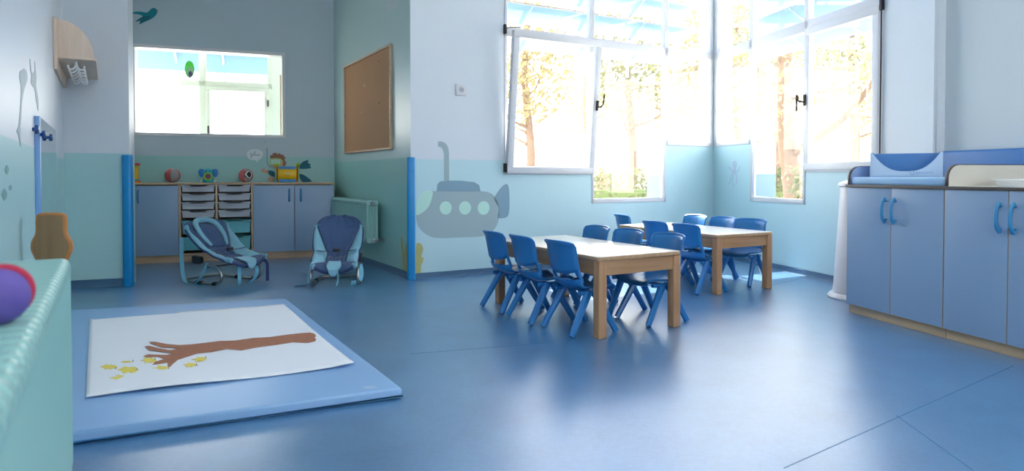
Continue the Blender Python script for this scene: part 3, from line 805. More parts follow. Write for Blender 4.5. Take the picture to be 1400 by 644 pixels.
# trays
M_gtray = mat('translucent_grey_tray', '#b4b9c4', .35, .5, .03)
M_btray = mat('turquoise_tray', '#63b0bc', .35, .5, .03)
def make_tray(hgt, m, label, group):
    W = hw - 1.5 * t - .006; W = W / 2
    r = thing('storage_tray', Matrix(), label, 'tray', group)
    mb = MB()
    # tub with a handle dip in the front lip
    n = 1
    x, xi = W - .006, W - .014
    fr = [(-x, 0), (-x * .98, -.0), (-xi, -hgt), (xi, -hgt), (x * .98, 0), (x, 0), (x * .52, 0), (x * .40, -.020), (-x * .40, -.020), (-x * .52, 0)]
    pts = [(-x, 0), (-x * .52, 0), (-x * .40, -.018), (x * .40, -.018), (x * .52, 0), (x, 0), (xi, -hgt), (-xi, -hgt)]
    mb.prism(pts, 0, .004, 'xz')
    mb.box(-xi, xi, .004, .33, -hgt, -hgt + .003)
    for sg in (-1, 1):
        mb.prism([(sg * x, 0), (sg * xi, -hgt), (sg * (xi - .003), -hgt), (sg * (x - .003), 0)], .004, .33, 'xz')
    mb.prism([(-x, 0), (x, 0), (xi, -hgt), (-xi, -hgt)], .33, .333, 'xz')
    mb.build('tub', m, r)
    mb = MB()
    path = [(-W, -.012, 0), (-W * .52, -.012, 0), (-W * .40, -.012, -.019), (W * .40, -.012, -.019), (W * .52, -.012, 0), (W, -.012, 0)]
    mb.prism([(-W, -.010), (-W, .003), (-W * .58, .003), (-W * .44, -.016), (W * .44, -.016), (W * .58, .003), (W, .003), (W, -.010), (W * .54, -.010), (W * .40, -.030), (-W * .40, -.030), (-W * .54, -.010)], -.018, .0, 'xz')
    mb.build('lip', m, r)
    return r, W
g0, Wt = make_tray(.070, M_gtray, '', 'shallow grey trays')
b0, _ = make_tray(.135, M_btray, '', 'deep turquoise trays')
ords = ['top', 'second', 'third', 'fourth']
zr = [frK.px(295, y)[1] for y in (253.2, 265, 276.5, 288, 301.8, 324)]
first = {0: True, 1: True}
for ci, (cx, side) in enumerate(((-hw / 2 + t / 4, 'left'), (hw / 2 - t / 4, 'right'))):
    for ri, z in enumerate(zr):
        deep = ri >= 4
        src = b0 if deep else g0
        o = src if first[int(deep)] else copy_tree(src); first[int(deep)] = False
        o.matrix_world = frK.mat((k1 + k2) / 2 + cx, .014, z)
        if deep: o['label'] = 'deep turquoise tray in the %s column of the tray unit, %s of the two' % (side, 'upper' if ri == 4 else 'lower')
        else: o['label'] = 'shallow grey tray in the %s column of the tray unit, %s from above' % (side, ords[ri] if ri else 'first')
        if ci == 0 and not deep: pass

# toys on the alcove top
def kpt(px, y): return frK.px(px, 245, y)[0]
def stripes(name, c1, c2, scale, rot):
    if name in MATS: return MATS[name]
    m = bpy.data.materials.new(name); m.use_nodes = True; nt = m.node_tree; b = nt.nodes['Principled BSDF']
    tc = nt.nodes.new('ShaderNodeTexCoord'); mp = nt.nodes.new('ShaderNodeMapping'); mp.inputs['Rotation'].default_value = rot
    w = nt.nodes.new('ShaderNodeTexWave'); w.inputs['Scale'].default_value = scale; w.inputs['Distortion'].default_value = 3
    cr = nt.nodes.new('ShaderNodeValToRGB'); cr.color_ramp.interpolation = 'CONSTANT'
    cr.color_ramp.elements[0].color = (*lin(c1), 1); cr.color_ramp.elements[1].color = (*lin(c2), 1); cr.color_ramp.elements[1].position = .5
    nt.links.new(tc.outputs['Object'], mp.inputs[0]); nt.links.new(mp.outputs[0], w.inputs[0]); nt.links.new(w.outputs['Color'], cr.inputs[0]); nt.links.new(cr.outputs[0], b.inputs['Base Color'])
    b.inputs['Roughness'].default_value = .8; MATS[name] = m; return m
def cloth_ball(px, label, m1, m2, m3):
    r = .072
    o = thing('cloth_ball', frK.mat(kpt(px, .16), .16, KH + .0045), label, 'ball')
    def wedge(a0, a1, m, nm):
        mb = MB()
        mb.grid(lambda u, v: Vector((r * math.cos(a0 + (a1 - a0) * u) * math.sin(PI * (.001 + .998 * v)), r * math.sin(a0 + (a1 - a0) * u) * math.sin(PI * (.001 + .998 * v)), r + r * math.cos(PI * (.001 + .998 * v)))), 10, 14)
        mb.build(nm, m, o, solid=.004, offset=1)
    wedge(-2.9, -1.7, m1, 'panel'); wedge(-1.7, -.5, m2, 'panel'); wedge(-.5, .6, m1, 'panel'); wedge(.6, 1.8, m3, 'panel'); wedge(1.8, 3.3831, m2, 'panel')
    MB().ell((0, 0, r), r * .985, 20, 14).build('stuffing', m3, o)
mred = stripes('red_dotted_cloth', '#a33a40', '#b96a68', 60, (0, .6, .3)); mgrey = stripes('grey_dotted_cloth', '#77797c', '#9d9fa0', 70, (0, .9, 0))
mzeb = stripes('zebra_cloth', '#26282a', '#c2c6c6', 22, (0, .3, 1)); mdk = mat('dark_red_cloth', '#7d2a30', .8)
cloth_ball(236, 'red and grey cloth ball left of the elephant toy', mred, mgrey, mdk)
cloth_ball(336, 'red and zebra striped cloth ball right of the elephant toy', mred, mzeb, mdk)
# elephant
el = thing('elephant_toy', frK.mat(kpt(285, .16), .16, KH), 'turquoise elephant toy with blue ears and a round open mouth', 'toy')
M_turq, M_ear = mat('turquoise_plastic', '#12a0aa', .35), mat('blue_ear_plastic', '#0a6fb8', .35)
mb = MB(); mb.prism(outline([(-.055, 0), (-.06, .03), (-.04, .06), (-.045, .11), (-.03, .143), (0, .15), (.03, .143), (.045, .11), (.04, .06), (.06, .03), (.055, 0)], 4), -.035, .035, 'xz', bev=.014, seg=3)
mb.build('body', M_turq, el)
for sg in (-1, 1):
    MB().prism(outline([(sg * .035, .13), (sg * .06, .148), (sg * .088, .142), (sg * .098, .11), (sg * .085, .07), (sg * .06, .06), (sg * .04, .09)], 4), -.008, .008, 'xz', bev=.004).build('ear', M_ear, el)
    MB().ell((sg * .064, -.035, .018), (.013, .014, .016), 12, 8).build('foot', M_white, el)
    MB().ell((sg * .018, -.036, .118), (.006, .004, .008), 10, 6).build('eye', M_black, el)
ring = [(.036 * math.cos(a), -.045, .065 + .036 * math.sin(a)) for a in [2*PI*k/28 for k in range(28)]]
MB().tube(ring, .008, 8, closed=True).build('mouth_ring', mat('lime_plastic', '#9bc21f', .35), el)
MB().lathe([(0, -.03), (.033, -.03), (.033, -.04), (0, -.038)], c=(0, -.002, .065), n=20, axis='y').build('mouth_disc', mat('purple_plastic', '#5a2a5e', .4), el)
# drum toy
dt = thing('drum_toy', frK.mat(kpt(393, .15), .15, KH), 'yellow drum toy with blue zigzag rims and lime knobs', 'toy')
M_yel, M_bl, M_rd, M_lm = mat('yellow_plastic', '#e8b90c', .35), mat('bright_blue_plastic', '#0f86c8', .35), mat('red_plastic', '#b92a35', .35), mat('lime_plastic', '#9bc21f', .35)
MB().lathe([(.085, -.098), (.088, -.09), (.088, .09), (.085, .098)], c=(0, 0, .092), n=36, axis='x').build('drum', M_yel, dt)
def zig(zc, up):
    mb = MB(); n = 36
    for k in range(n): pass
    pts = []
    N = 8
    for k in range(N + 1):
        pts.append((-.09 + .18 * k / N, zc + (up * .014 if k % 2 else 0)))
    pts += [(.09, zc - up * .022), (-.09, zc - up * .022)]
    mb.prism(pts, -.093 + .02, -.089 + .06, 'xz'); return mb
zig(.155, -1).build('zigzag_rim', M_bl, dt); zig(.028, 1).build('zigzag_rim', M_bl, dt)
for sg in (-1, 1):
    MB().lathe([(.082, -.006), (.09, 0), (.082, .006)], c=(sg * .103, 0, .092), n=30, axis='x').build('end_disc', M_rd, dt)
    MB().ell((sg * .112, -.02, .196), .022, 16, 10).build('knob', M_lm, dt)
    MB().tube([(sg * .112, -.02, .03), (sg * .112, -.02, .18)], .006, 8).build('post', M_lm, dt)
MB().box(-.018, .018, -.0905, -.087, .093, .103, .002).build('badge', M_white, dt)
# hourglass toy at the far left
ht = thing('hourglass_toy', frK.mat(kpt(186, .14), .14, KH), 'yellow and red hourglass shaped toy beside the left bumper', 'toy')
MB().lathe([(0, 0), (.045, 0), (.047, .018), (.03, .024), (0, .024)], n=24).build('base', mat('orange_plastic', '#e07a1c', .35), ht)
MB().lathe([(0, .024), (.03, .024), (.034, .034), (.026, .04), (0, .04)], n=24).build('collar', M_turq, ht)
MB().lathe([(0, .04), (.024, .04), (.024, .165), (0, .165)], n=24).build('tube', M_yel, ht)
MB().lathe([(0, .165), (.03, .165), (.032, .178), (0, .18)], n=24).build('collar', M_lm, ht)
MB().lathe([(0, .18), (.038, .18), (.045, .195), (.03, .205), (0, .206)], n=24).build('cap', mat('pink_red_plastic', '#cf3b52', .35), ht)

# ------------------------------------------------------------------ changing cabinets on the right
Pq = flo(1164, 427.5); Pq = Vector((Pq.x, Pq.y, 0))
frQ = Frame(Pq, dC)
# door face lies 2.5 cm in front of the plinth
qx0 = frQ.px(1157.5, 300, -.025)[0]
qs = [frQ.px(x, 300, -.025)[0] for x in (1157.5, 1216.7, 1290, 1378.7)]
QW = (qs[3] - qs[0]) / 3
zd0, zd1 = frQ.px(1157.5, 414.5, -.025)[1], frQ.px(1157.5, 256, -.025)[1]
ztopq = frQ.px(1157.5, 253.2, -.025)[1]
QD = .80 - .03
M_plq = wood('beech_plinth', '#c2a483', '#d0b594', .45, 0, 2)
M_counter = mat('cream_laminate', '#e3e0d8', .35, .5, .01)
M_dkedge = mat('dark_brown_edge', '#4b4543', .45)
def qunit(i, label):
    x0 = qs[0] + 2 * QW * i; x1 = x0 + 2 * QW
    c = thing('changing_cabinet', frQ.mat((x0 + x1) / 2, -.025, 0), label, 'cabinet', 'changing cabinets')
    hw = QW - .0012
    mb = MB(); t = .019
    mb.box(-hw, -hw + t, .019, QD, zd0, zd1).box(hw - t, hw, .019, QD, zd0, zd1).box(-hw + t, hw - t, QD - .01, QD, zd0, zd1).box(-hw + t, hw - t, .019, QD, zd0, zd0 + t).box(-hw+t, hw-t, .019, QD, zd1 - t, zd1)
    mb.build('carcass', M_beech, c, smooth=False)
    MB().box(-hw, hw, .025, QD, 0, zd0, .002).build('plinth', M_plq, c)
    for (a, b, hs) in ((-hw, 0, .90), (0, hw, .10)):
        MB().box(a + .001, b - .001, .002, .0185, zd0 - .002, zd1).build('door_edging', M_beechx, c, smooth=False)
        d = MB().box(a + .003, b - .003, 0, .017, zd0, zd1 - .002, .0015).build('door', M_door, c)
        hx = a + hs * (b - a); zh = zd1 - .06
        MB().tube(bez([(hx, -.012, zh), (hx, -.030, zh - .025), (hx, -.036, zh - .075), (hx, -.030, zh - .125), (hx, -.012, zh - .15)], 5), [.009] * 21, 10, flat=1).build('handle', M_handle, d)
        for dz in (-.018, -.132):
            MB().tube([(hx, 0, zh + dz), (hx, -.028, zh + dz)], .006, 8).build('handle_post', M_handle, d)
    return c, x0, x1
qunit(0, 'blue double cabinet carrying the changing mattress')
qunit(1, 'blue double cabinet under the cream counter with the white basin')
_, _, xq3 = qunit(2, 'blue double cabinet nearest the camera along the right wall')
# counter slab
ct = thing('counter', frQ.mat(0, -.025, zd1), 'cream counter with a dark edge over the changing cabinets', 'worktop')
MB().box(qs[0] - .004, xq3, .002, QD + .02, .0005, ztopq - zd1 + .004).build('slab', M_counter, ct, smooth=False)
MB().box(qs[0] - .008, xq3, -.006, .0019, .0, ztopq - zd1 + .004, .001).build('front_edge', M_dkedge, ct)
CT = ztopq + .004
# upright boards
zbrd = .955
def upright(name, x, label, face, t=.02):
    b = thing(name, frQ.mat(x, -.02, CT), label, 'board')
    h = zbrd - CT + .01; r = .075; L = QD - .04
    MB().prism(rr(0, L, 0, h, (0, 0, .0, r), 8), -t/2, t/2, 'yz').build('panel', face, b, smooth=False)
    pth = [(0, 0, 0.0)] + [(0, y, z) for y, z in [(r - r * math.cos(a), h - r + r * math.sin(a)) for a in [PI/2*k/8 for k in range(9)]]] + [(0, L, h)]
    mb = MB()
    for p, q_ in zip(pth, pth[1:]):
        pass
    mb.tube(pth, .0025, 6); mb2 = MB()
    # rounded dark edging strip
    out = [(p[1], p[2]) for p in pth]
    inn = [(p[1] + (.003 if i < len(pth) - 1 else 0), p[2] - (.003 if i > 1 else 0)) for i, p in enumerate(pth)]
    bm = mb2.bm
    A = [bm.verts.new((-t/2 - .0008, y, z)) for y, z in out]; B = [bm.verts.new((t/2 + .0008, y, z)) for y, z in out]
    for i in range(len(A) - 1): bm.faces.new((A[i], A[i+1], B[i+1], B[i]))
    mb2.build('edging', M_dkedge, b, solid=.004, offset=0); mb.bm.free()
    return b
M_gbl = mat('shade_tinted_laminate', '#8fa6cb', .4)  # bluish cast of shade and reflection put into the end board's colour
M_beige = mat('beige_laminate', '#cfcbc0', .4)
upright('end_board', qs[0] + .012, 'upright board with shade tinted grey blue into its colour, at the far end of the changing mattress', M_gbl)
upright('divider_board', qs[0] + 2 * QW + .01, 'cream upright board between changing mattress and basin counter', M_beige)
# mattress
M_matt = mat('light_blue_vinyl', '#9cc3e6', .38, .5, .03, 8, .25, 9)
mx0, mx1 = qs[0] + .026, qs[0] + 2 * QW - .002
mt_ = thing('changing_mattress', frQ.mat((mx0 + mx1) / 2, 0, CT), 'light blue vinyl mattress lying on the far changing cabinet', 'mattress')
wm = (mx1 - mx0) / 2
MB().box(-wm, wm, -.018, QD - .06, .001, .05, .016, 3).build('mattress_body', M_matt, mt_)
pth = [(-wm + .01, -.016, .012), (wm - .01, -.016, .012)]
MB().tube(pth, .0035, 6).build('piping', mat('vinyl_piping', '#86afd8', .4), mt_)
# U shaped head cushion standing on the mattress
MTOP = CT + .0505
M_cush, M_cushin = mat('pale_blue_vinyl', '#b7cde6', .36, .5, .03, 10, .2, 12), mat('mid_blue_vinyl', '#4a80bd', .36, .5, .03, 10, .2, 12)
# face plane at s=.17 from the cabinet end
def onface(px, s):
    # depth e (y) where column px meets the plane s
    r = ray(px, 235); A = frQ.at(s, 0); n = frQ.d
    tq = ((A - CAM).dot(n)) / r.dot(n); qq = CAM + r * tq
    return (qq - frQ.P).dot(frQ.n), qq.z
sf = mx0 + .16
e0 = max(-.0, onface(1195, sf)[0]); e1 = onface(1280, sf)[0]
e1 = min(e1, QD - .1)
hc = (frC.px(1240, 241)[1] * 0) + .155
cu = thing('changing_cushion', Matrix.Translation((2.463, 4.03, MTOP)) @ Matrix.Rotation(math.atan2(-.855, -.519), 4, 'Z'), 'blue changing cushion with a scooped pale front, on the vinyl mattress', 'cushion')
we = .195
def scoop(wi, top, low, n=16):
    return [(-wi + 2 * wi * k / n, low + (top - low) * (abs(-1 + 2 * k / n) ** 2.6)) for k in range(n + 1)]
wi = we - .012
pts = [(-we, 0), (we, 0), (we, hc), (we - .006, hc)] + [(x, z) for x, z in reversed(scoop(wi, hc, .035))] + [(-we + .006, hc), (-we, hc)]
Mx = Matrix()
MB().prism(pts, -.02, 0.0, 'yz', bev=.005).build('front_panel', M_cush, cu)
for sg in (-1, 1):
    MB().box(-.11, -.02, sg * we - (.0 if sg < 0 else .011), sg * we + (.011 if sg < 0 else 0), 0, hc, .006).build('side_bolster', M_cush, cu)
mb = MB(); mb.box(-.125, -.11, -we + .002, we - .002, 0, hc - .004, .005).build('rear_panel', M_cushin, cu)
mb = MB()
mb.grid(lambda u, v: Vector((-.02 - .09 * v, -wi + 2 * wi * u, .034 + (hc - .036) * (abs(-1 + 2 * u) ** 2.6))), 20, 4)
mb.build('hollow', M_cushin, cu, solid=.006, offset=-1)
# small printed logo on the front: a ring with strokes beside it
M_logo = mat('logo_print', '#9bb6da', .4)
lg = [(.0012, we - .16 + .012 * math.cos(a), .026 + .012 * math.sin(a)) for a in [2*PI*k/20 for k in range(20)]]
MB().tube(lg, .002, 6, closed=True).build('logo_ring', M_logo, cu)
mb = MB()
for k in range(7): mb.box(0.0005, .0018, we - .138 + k * .013, we - .130 + k * .013, .02 + .002 * (k % 2), .033)
mb.build('logo_mark', M_logo, cu, smooth=False)
# backrest pad along the wall
M_bpad = mat('deep_blue_vinyl', '#206cae', .4, .5, .03, 6, .15, 8)
yb0 = (frC.P - frQ.P).dot(frQ.n)     # wall C plane in cabinet frame
MB_ = MB().box(qs[0] - .1 + .02, xq3, -.075, -.004, 0, 1.075 - CT, .016, 3)
bpad = MB_.build('wall_cushion', M_bpad, None, frQ.mat(0, yb0 + REC, CT + .001))
tag(bpad, 'long deep blue padded board standing against the wall on the counter', 'wall cushion')
# basin
bs = thing('basin', frQ.mat(.97, .25, CT), 'white shallow basin standing on the cream counter', 'basin')
MB().lathe([(0, .0005), (.15, .0005), (.165, .03), (.178, .034), (.178, .04), (.16, .04), (.145, .01), (0, .008)], n=40).build('bowl', mat('white_ceramic', '#eceef0', .15), bs)

# diaper bin behind the cabinet end
M_bin = mat('white_bin_plastic', '#e9e7ea', .35)
bn = thing('diaper_bin', Matrix.Translation((2.570, 4.74, 0)), 'tall white bin with a flared foot behind the end of the changing cabinets', 'bin')
p0 = flo(1143, 418)
MB().lathe([(0, 0), (.215, 0), (.218, .012), (.205, .03), (.19, .04), (.0, .04)], n=40).build('foot', M_bin, bn)
MB().lathe([(0, .04), (.185, .04), (.176, .10), (.135, .82), (0, .82)], n=40).build('body', M_bin, bn)
MB().lathe([(0, .82), (.142, .82), (.152, .83), (.15, .85), (.10, .87), (0, .875)], n=40).build('lid', M_bin, bn)

# ------------------------------------------------------------------ mat and drawing on the floor
cs = [flo(93, 610, 0), flo(549, 545, .0), flo(390.5, 416.5, 0), flo(99, 433, 0)]
nr = cs[1]; dirA = (cs[0] - cs[1]).normalized(); dirF = (cs[3] - cs[2]).normalized()
nl = cs[0] + dirA * .10; fl = cs[3] + dirF * .05
MZ = .045
ctr = (cs[1] + cs[2] + nl + fl) / 4
Mm = Matrix.Translation((ctr.x, ctr.y, 0))
M_mat = mat('pale_blue_mat_vinyl', '#8fb6e2', .33, .5, .03, 3, .2, 3)
M_matside = mat('mat_side_vinyl', '#3f86ba', .4)
pts = [(p.x - ctr.x, p.y - ctr.y) for p in (nl, cs[1], cs[2], fl)]
pm = thing('play_mat', Mm, 'large pale blue vinyl play mat on the floor under the tree drawing', 'mat')
MB().prism(pts, .001, MZ, 'xy', bev=.012, seg=4).build('mat_body', M_mat, pm)
lp = [(p[0], p[1], .010) for p in pts]
MB().tube([(p[0] * 1.001, p[1] * 1.001, .010) for p in pts], .006, 6, closed=True).build('side_piping', M_matside, pm)
lg = flo(505, 530, MZ); 
MB().prism([(.028 * math.cos(a) * (1 + .2 * math.sin(3*a)), .02 * math.sin(a)) for a in [2*PI*k/20 for k in range(20)]], MZ - .001, MZ + .0008, 'xy').build('printed_mark', mat('mat_mark', '#a9c4e4', .4), pm, Matrix.Translation((lg.x - ctr.x, lg.y - ctr.y, 0)), smooth=False)

PZ = MZ + .008
pc = [flo(117.5, 543, PZ), flo(484, 499.5, PZ), flo(387.5, 415, PZ), flo(123, 434, PZ)]
pctr = sum(pc, Vector()) / 4
dr = thing('paper_drawing', Matrix.Translation((pctr.x, pctr.y, MZ)), 'large white paper with a brown painted tree lying on the play mat', 'drawing')
def pap(u, v):
    a = pc[0].lerp(pc[1], u); b = pc[3].lerp(pc[2], u); p = a.lerp(b, v)
    # torn, slightly wavy edges; small lift at the front edge
    w = .006 * math.sin(9 * u + 1) * (1 - v) + .004 * math.sin(13 * u) * v
    z = .003 + .010 * (1 - v) ** 6 * (.6 + .4 * math.sin(7 * u)) + .0025 * math.sin(5 * u + 3 * v) ** 2 + .02 * max(0, u - .9) * (1 - v) * 4
    off = Vector((0, 0, 0))
    if v > .98: off = (b - a).normalized() * (w * 2 - (.05 if .0 < u < .42 else 0))
    q_ = p + off
    return Vector((q_.x - pctr.x, q_.y - pctr.y, z))
MB().grid(pap, 60, 30).build('paper_sheet', mat('white_paper', '#eceef5', .8, .2, .02, 4), dr, solid=.0012, offset=-1, keep_normals=False)
M_brown = mat('brown_poster_paint', '#a9745c', .75, .2, .18, 30)
def ploc(px, py, lift=.006):
    q_ = flo(px, py, PZ + .002); return (q_.x - pctr.x, q_.y - pctr.y)
# find sheet height under a point: use a constant lift following the gentle wave
def onpaper(pts, name, m, z=.0075):
    mb = MB(); mb.prism([ploc(*p) for p in pts], z - .0012, z, 'xy'); return mb.build(name, m, dr, smooth=False)
trunk = [(430, 455.5), (433, 459), (430, 461), (432.5, 463), (431, 466), (420, 468), (400, 467), (375, 471), (350, 474), (330, 478), (310, 476), (290, 480), (270, 482), (255, 487), (243, 491), (236, 497), (232, 502), (229, 500), (229, 495), (218, 497), (208, 498), (212, 494), (224, 490), (215, 487), (200, 488), (196, 486), (202, 483.5), (215, 484), (228, 484.5), (236, 482), (222, 480.5), (204, 478), (198, 473), (204, 472), (216, 475), (232, 478), (243, 476.5), (236, 474.5), (222, 474), (206, 469), (204, 466.5), (212, 466.5), (228, 469.5), (245, 471), (262, 470), (280, 468), (300, 465.5), (320, 465), (345, 461.5), (370, 460), (395, 456.5), (415, 454.5), (424, 454)]
onpaper(trunk, 'painted_tree', M_brown)
M_ypaint = mat('yellow_poster_paint', '#ead76a', .75, .2, .1, 40); M_bdot = mat('blue_crayon', '#4a63a8', .7)
for (x, y, w, h) in ((150, 501, 9, 3), (177, 505, 11, 4.5), (168, 516, 12, 3.5), (205, 492, 9, 3), (222, 502.5, 9, 3), (261, 498, 8, 2.6), (274, 490.5, 8, 2.8), (174, 494, 7, 1)):
    pts = []
    rd = random.Random(int(x))
    for k in range(18):
        a = 2 * PI * k / 18; f = 1 + rd.uniform(-.28, .28) + (.35 if math.cos(a) < -.3 and k % 3 == 0 else 0)
        pts.append((x + w * f * math.cos(a), y + h * f * math.sin(a)))
    onpaper(pts, 'handprint', M_ypaint, .0085)
for (x, y) in ((158, 503), (187, 504), (178.5, 516.5), (212, 490.5), (230.5, 502.5), (268.5, 498), (281, 488), (182, 492.7)):
    onpaper([(x - .8, y + 1.2), (x + .2, y + 1.2), (x + .9, y - 1), (x - .1, y - 1.2)], 'crayon_dot', M_bdot, .009)

# ------------------------------------------------------------------ tables
def make_table(c, wdir, label):
    fr = Frame(c, wdir)     # x across (short side), y along the table
    W, L, H = .62, 1.205, .456
    t = thing('kids_table', fr.mat(), label, 'table', 'low beech tables')
    MB().prism(rr(-W/2, W/2, -L/2, L/2, .025, 4), H - .022, H - .001, 'xy', bev=.003).build('edge_band', M_beechx2, t)
    MB().prism(rr(-W/2 + .004, W/2 - .004, -L/2 + .004, L/2 - .004, .022, 4), H - .003, H, 'xy', bev=.001).build('tabletop', M_table, t)
    a, b = W/2 - .032, L/2 - .032
    for sx_ in (-1, 1):
        for sy in (-1, 1):
            MB().box(sx_ * a - .028, sx_ * a + .028, sy * b - .028, sy * b + .028, 0, H - .022, .007, 3).build('leg', M_beech, t)
    for sg in (-1, 1):
        MB().box(-a + .028, a - .028, sg * b - .011 + sg * .008, sg * b + .011 + sg * .008, H - .022 - .085, H - .022, .002).build('apron', M_apron, t)
        MB().box(sg * a - .011 + sg * .008, sg * a + .011 + sg * .008, -b + .028, b - .028, H - .022 - .085, H - .022, .002).build('apron', M_aprony, t)
    return fr
M_beechx2 = wood('beech_edge_band', '#b3906c', '#c6a380', .4, 1)
M_apron = wood('beech_apron', '#a87f5b', '#bb926c', .42, 0)
M_aprony = wood('beech_apron_long', '#a87f5b', '#bb926c', .42, 1)
T1 = make_table((.443, 4.195), (.865, .502), 'low beech table with pale top nearest the camera')
T2 = make_table((1.534, 5.53), (.877, .48), 'low beech table with pale top beside the corner windows')

# ------------------------------------------------------------------ chairs
def make_chair():
    r = thing('kids_chair', Matrix(), '', 'chair', 'blue plastic chairs at the low tables')
    # local: facing +y (front), x right. seat ~.26 high, back top .53
    W = .150
    prof = bez([(0, .150, .232), (0, .142, .250), (0, .118, .260), (0, .04, .256), (0, -.04, .252), (0, -.095, .262), (0, -.128, .290), (0, -.140, .325)], 4)
    n = len(prof) - 1
    def shell(u, v):
        p = prof[min(n, int(round(v * n)))]
        x = (u - .5) * 2
        w = W * (1 - .06 * max(0, v - .55)) * (1 - .05 * (1 - v))
        rise = .016 * abs(x) ** 3 * (1 - max(0, v - .6) * 2) if v < 1 else 0
        fw = .055 * max(0, v - .55) / .45 * abs(x) ** 2.2       # lower back wraps round the sitter
        dip = -.010 * (1 - x * x) * math.sin(PI * min(1, v * 1.4)) if v < .7 else 0
        return Vector((x * w, p.y + fw, p.z + rise + dip - (.018 * (1 - x * x) if v > .93 else 0) * (v - .93) / .07))
    MB().grid(shell, 16, n).build('seat', M_chair, r, solid=.007, offset=-1)
    # uprights linking seat bucket and backrest
    for sg in (-1, 1):
        mb = MB()
        mb.tube(bez([(sg * .132, -.082, .300), (sg * .130, -.092, .330), (sg * .127, -.108, .375), (sg * .126, -.122, .42)], 4), [.013] * 13, 8, flat=.75, up=Vector((0, 1, 0)))
        mb.build('upright', M_chair, r)
    def bk(u, v):
        x = (u - .5) * 2
        wtop = .136 + .004 * v
        zlo = .371 - .022 * (1 - x * x); zhi = .532 - .012 * abs(x) ** 4
        z = zlo + (zhi - zlo) * v
        y = -.148 - .20 * (z - .345) + .040 * abs(x) ** 2 + (-.012 * max(0, v - .88) / .12)
        return Vector((x * wtop, y, z))
    MB().grid(bk, 16, 10).build('backrest', M_chair, r, solid=.009, offset=0)
    # rolled rim of the backrest
    rim = [bk(0, k / 8) for k in range(9)] + [bk(k / 16, 1) for k in range(1, 16)] + [bk(1, 1 - k / 8) for k in range(9)] + [bk(1 - k / 16, 0) for k in range(1, 16)]
    MB().tube([p + Vector((0, .003, 0)) for p in rim], .0075, 8, closed=True).build('rim', M_chair, r)
    for sg in (-1, 1):
        for (y0, y1) in ((.012, .150), (-.028, -.165)):
            mb = MB()
            top = Vector((sg * .118, y0, .240)); bot = Vector((sg * .146, y1, .006))
            ax = (bot - top)
            P_ = [top + ax * k / 5 for k in range(6)]
            mb.tube(P_, [.024, .022, .021, .0195, .0185, .018], 8, flat=1.05)
            mb.build('leg', M_chair, r)
    mb = MB()
    for sg in (-1, 1): mb.tube([(sg * .112, .09, .236), (sg * .116, -.09, .236)], [.012, .013], 8)
    mb.tube([(-.112, 0, .234), (.112, 0, .234)], .010, 8)
    mb.build('under_frame', M_chair, r)
    return r
chair0 = make_chair(); used = [False]
def chair(x, y, face, label, s=1.0, group=None):
    o = copy_tree(chair0) if used[0] else chair0
    used[0] = True
    a = math.atan2(face[1], face[0]) - PI/2
    o.matrix_world = Matrix.Translation((x, y, 0)) @ Matrix.Rotation(a, 4, 'Z') @ Matrix.Diagonal((s, s, s, 1))
    o['label'] = label
    o['group'] = 'blue chairs at the near table' if T1_ else 'blue chairs at the window table'
def rot2(v, deg):
    a = math.radians(deg); return (v[0] * math.cos(a) - v[1] * math.sin(a), v[0] * math.sin(a) + v[1] * math.cos(a))
T1_ = True
w_, d_ = T1.d, T1.n
for s, off, rot, lab in ((-.345, -.25, 0, 'blue chair with its back to the camera at the near end of the near table'),
                         (.02, -.285, -2, 'blue chair with its back to the camera, middle of the near table side'),
                         (.38, -.285, -2, 'blue chair beside the submarine wall at the far end of the near table')):
    p = T1.at(off, s); f = rot2((w_.x, w_.y), rot); chair(p.x, p.y, f, lab)
for s, off, rot, lab in ((-.36, .285, 0, 'blue chair with its seat in view between the two near legs of the near table'),
                         (.02, .285, 2, 'blue chair across the near table, middle one of the far side'),
                         (.38, .285, 0, 'blue chair across the near table, farthest one of the far side')):
    p = T1.at(off, s); f = rot2((-w_.x, -w_.y), rot); chair(p.x, p.y, f, lab)
T1_ = False
w_, d_ = T2.d, T2.n
for s, off, rot, lab in ((-.385, -.28, 0, 'blue chair with its back to the camera by the near leg of the window table'),
                         (-.03, -.28, 0, 'bright blue chair in the middle of the window table side nearest the other table')):
    p = T2.at(off, s); f = rot2((w_.x, w_.y), rot); chair(p.x, p.y, f, lab)
f = rot2((w_.x, w_.y), -10)
chair(1.06 + .15 * f[0], 6.22 + .15 * f[1], f, 'bright blue chair at the far end of the window table, standing nearest the tall window')
for s, off, rot, lab in ((-.30, .29, 14, 'blue chair facing the room at the window table, nearest the baseboard'),
                         (.04, .29, 2, 'sunlit blue chair across the window table, middle one of its row'),
                         (.385, .29, 0, 'sunlit blue chair across the window table, deepest in the room corner')):
    p = T2.at(off, s); f = rot2((-w_.x, -w_.y), rot); chair(p.x, p.y, f, lab)

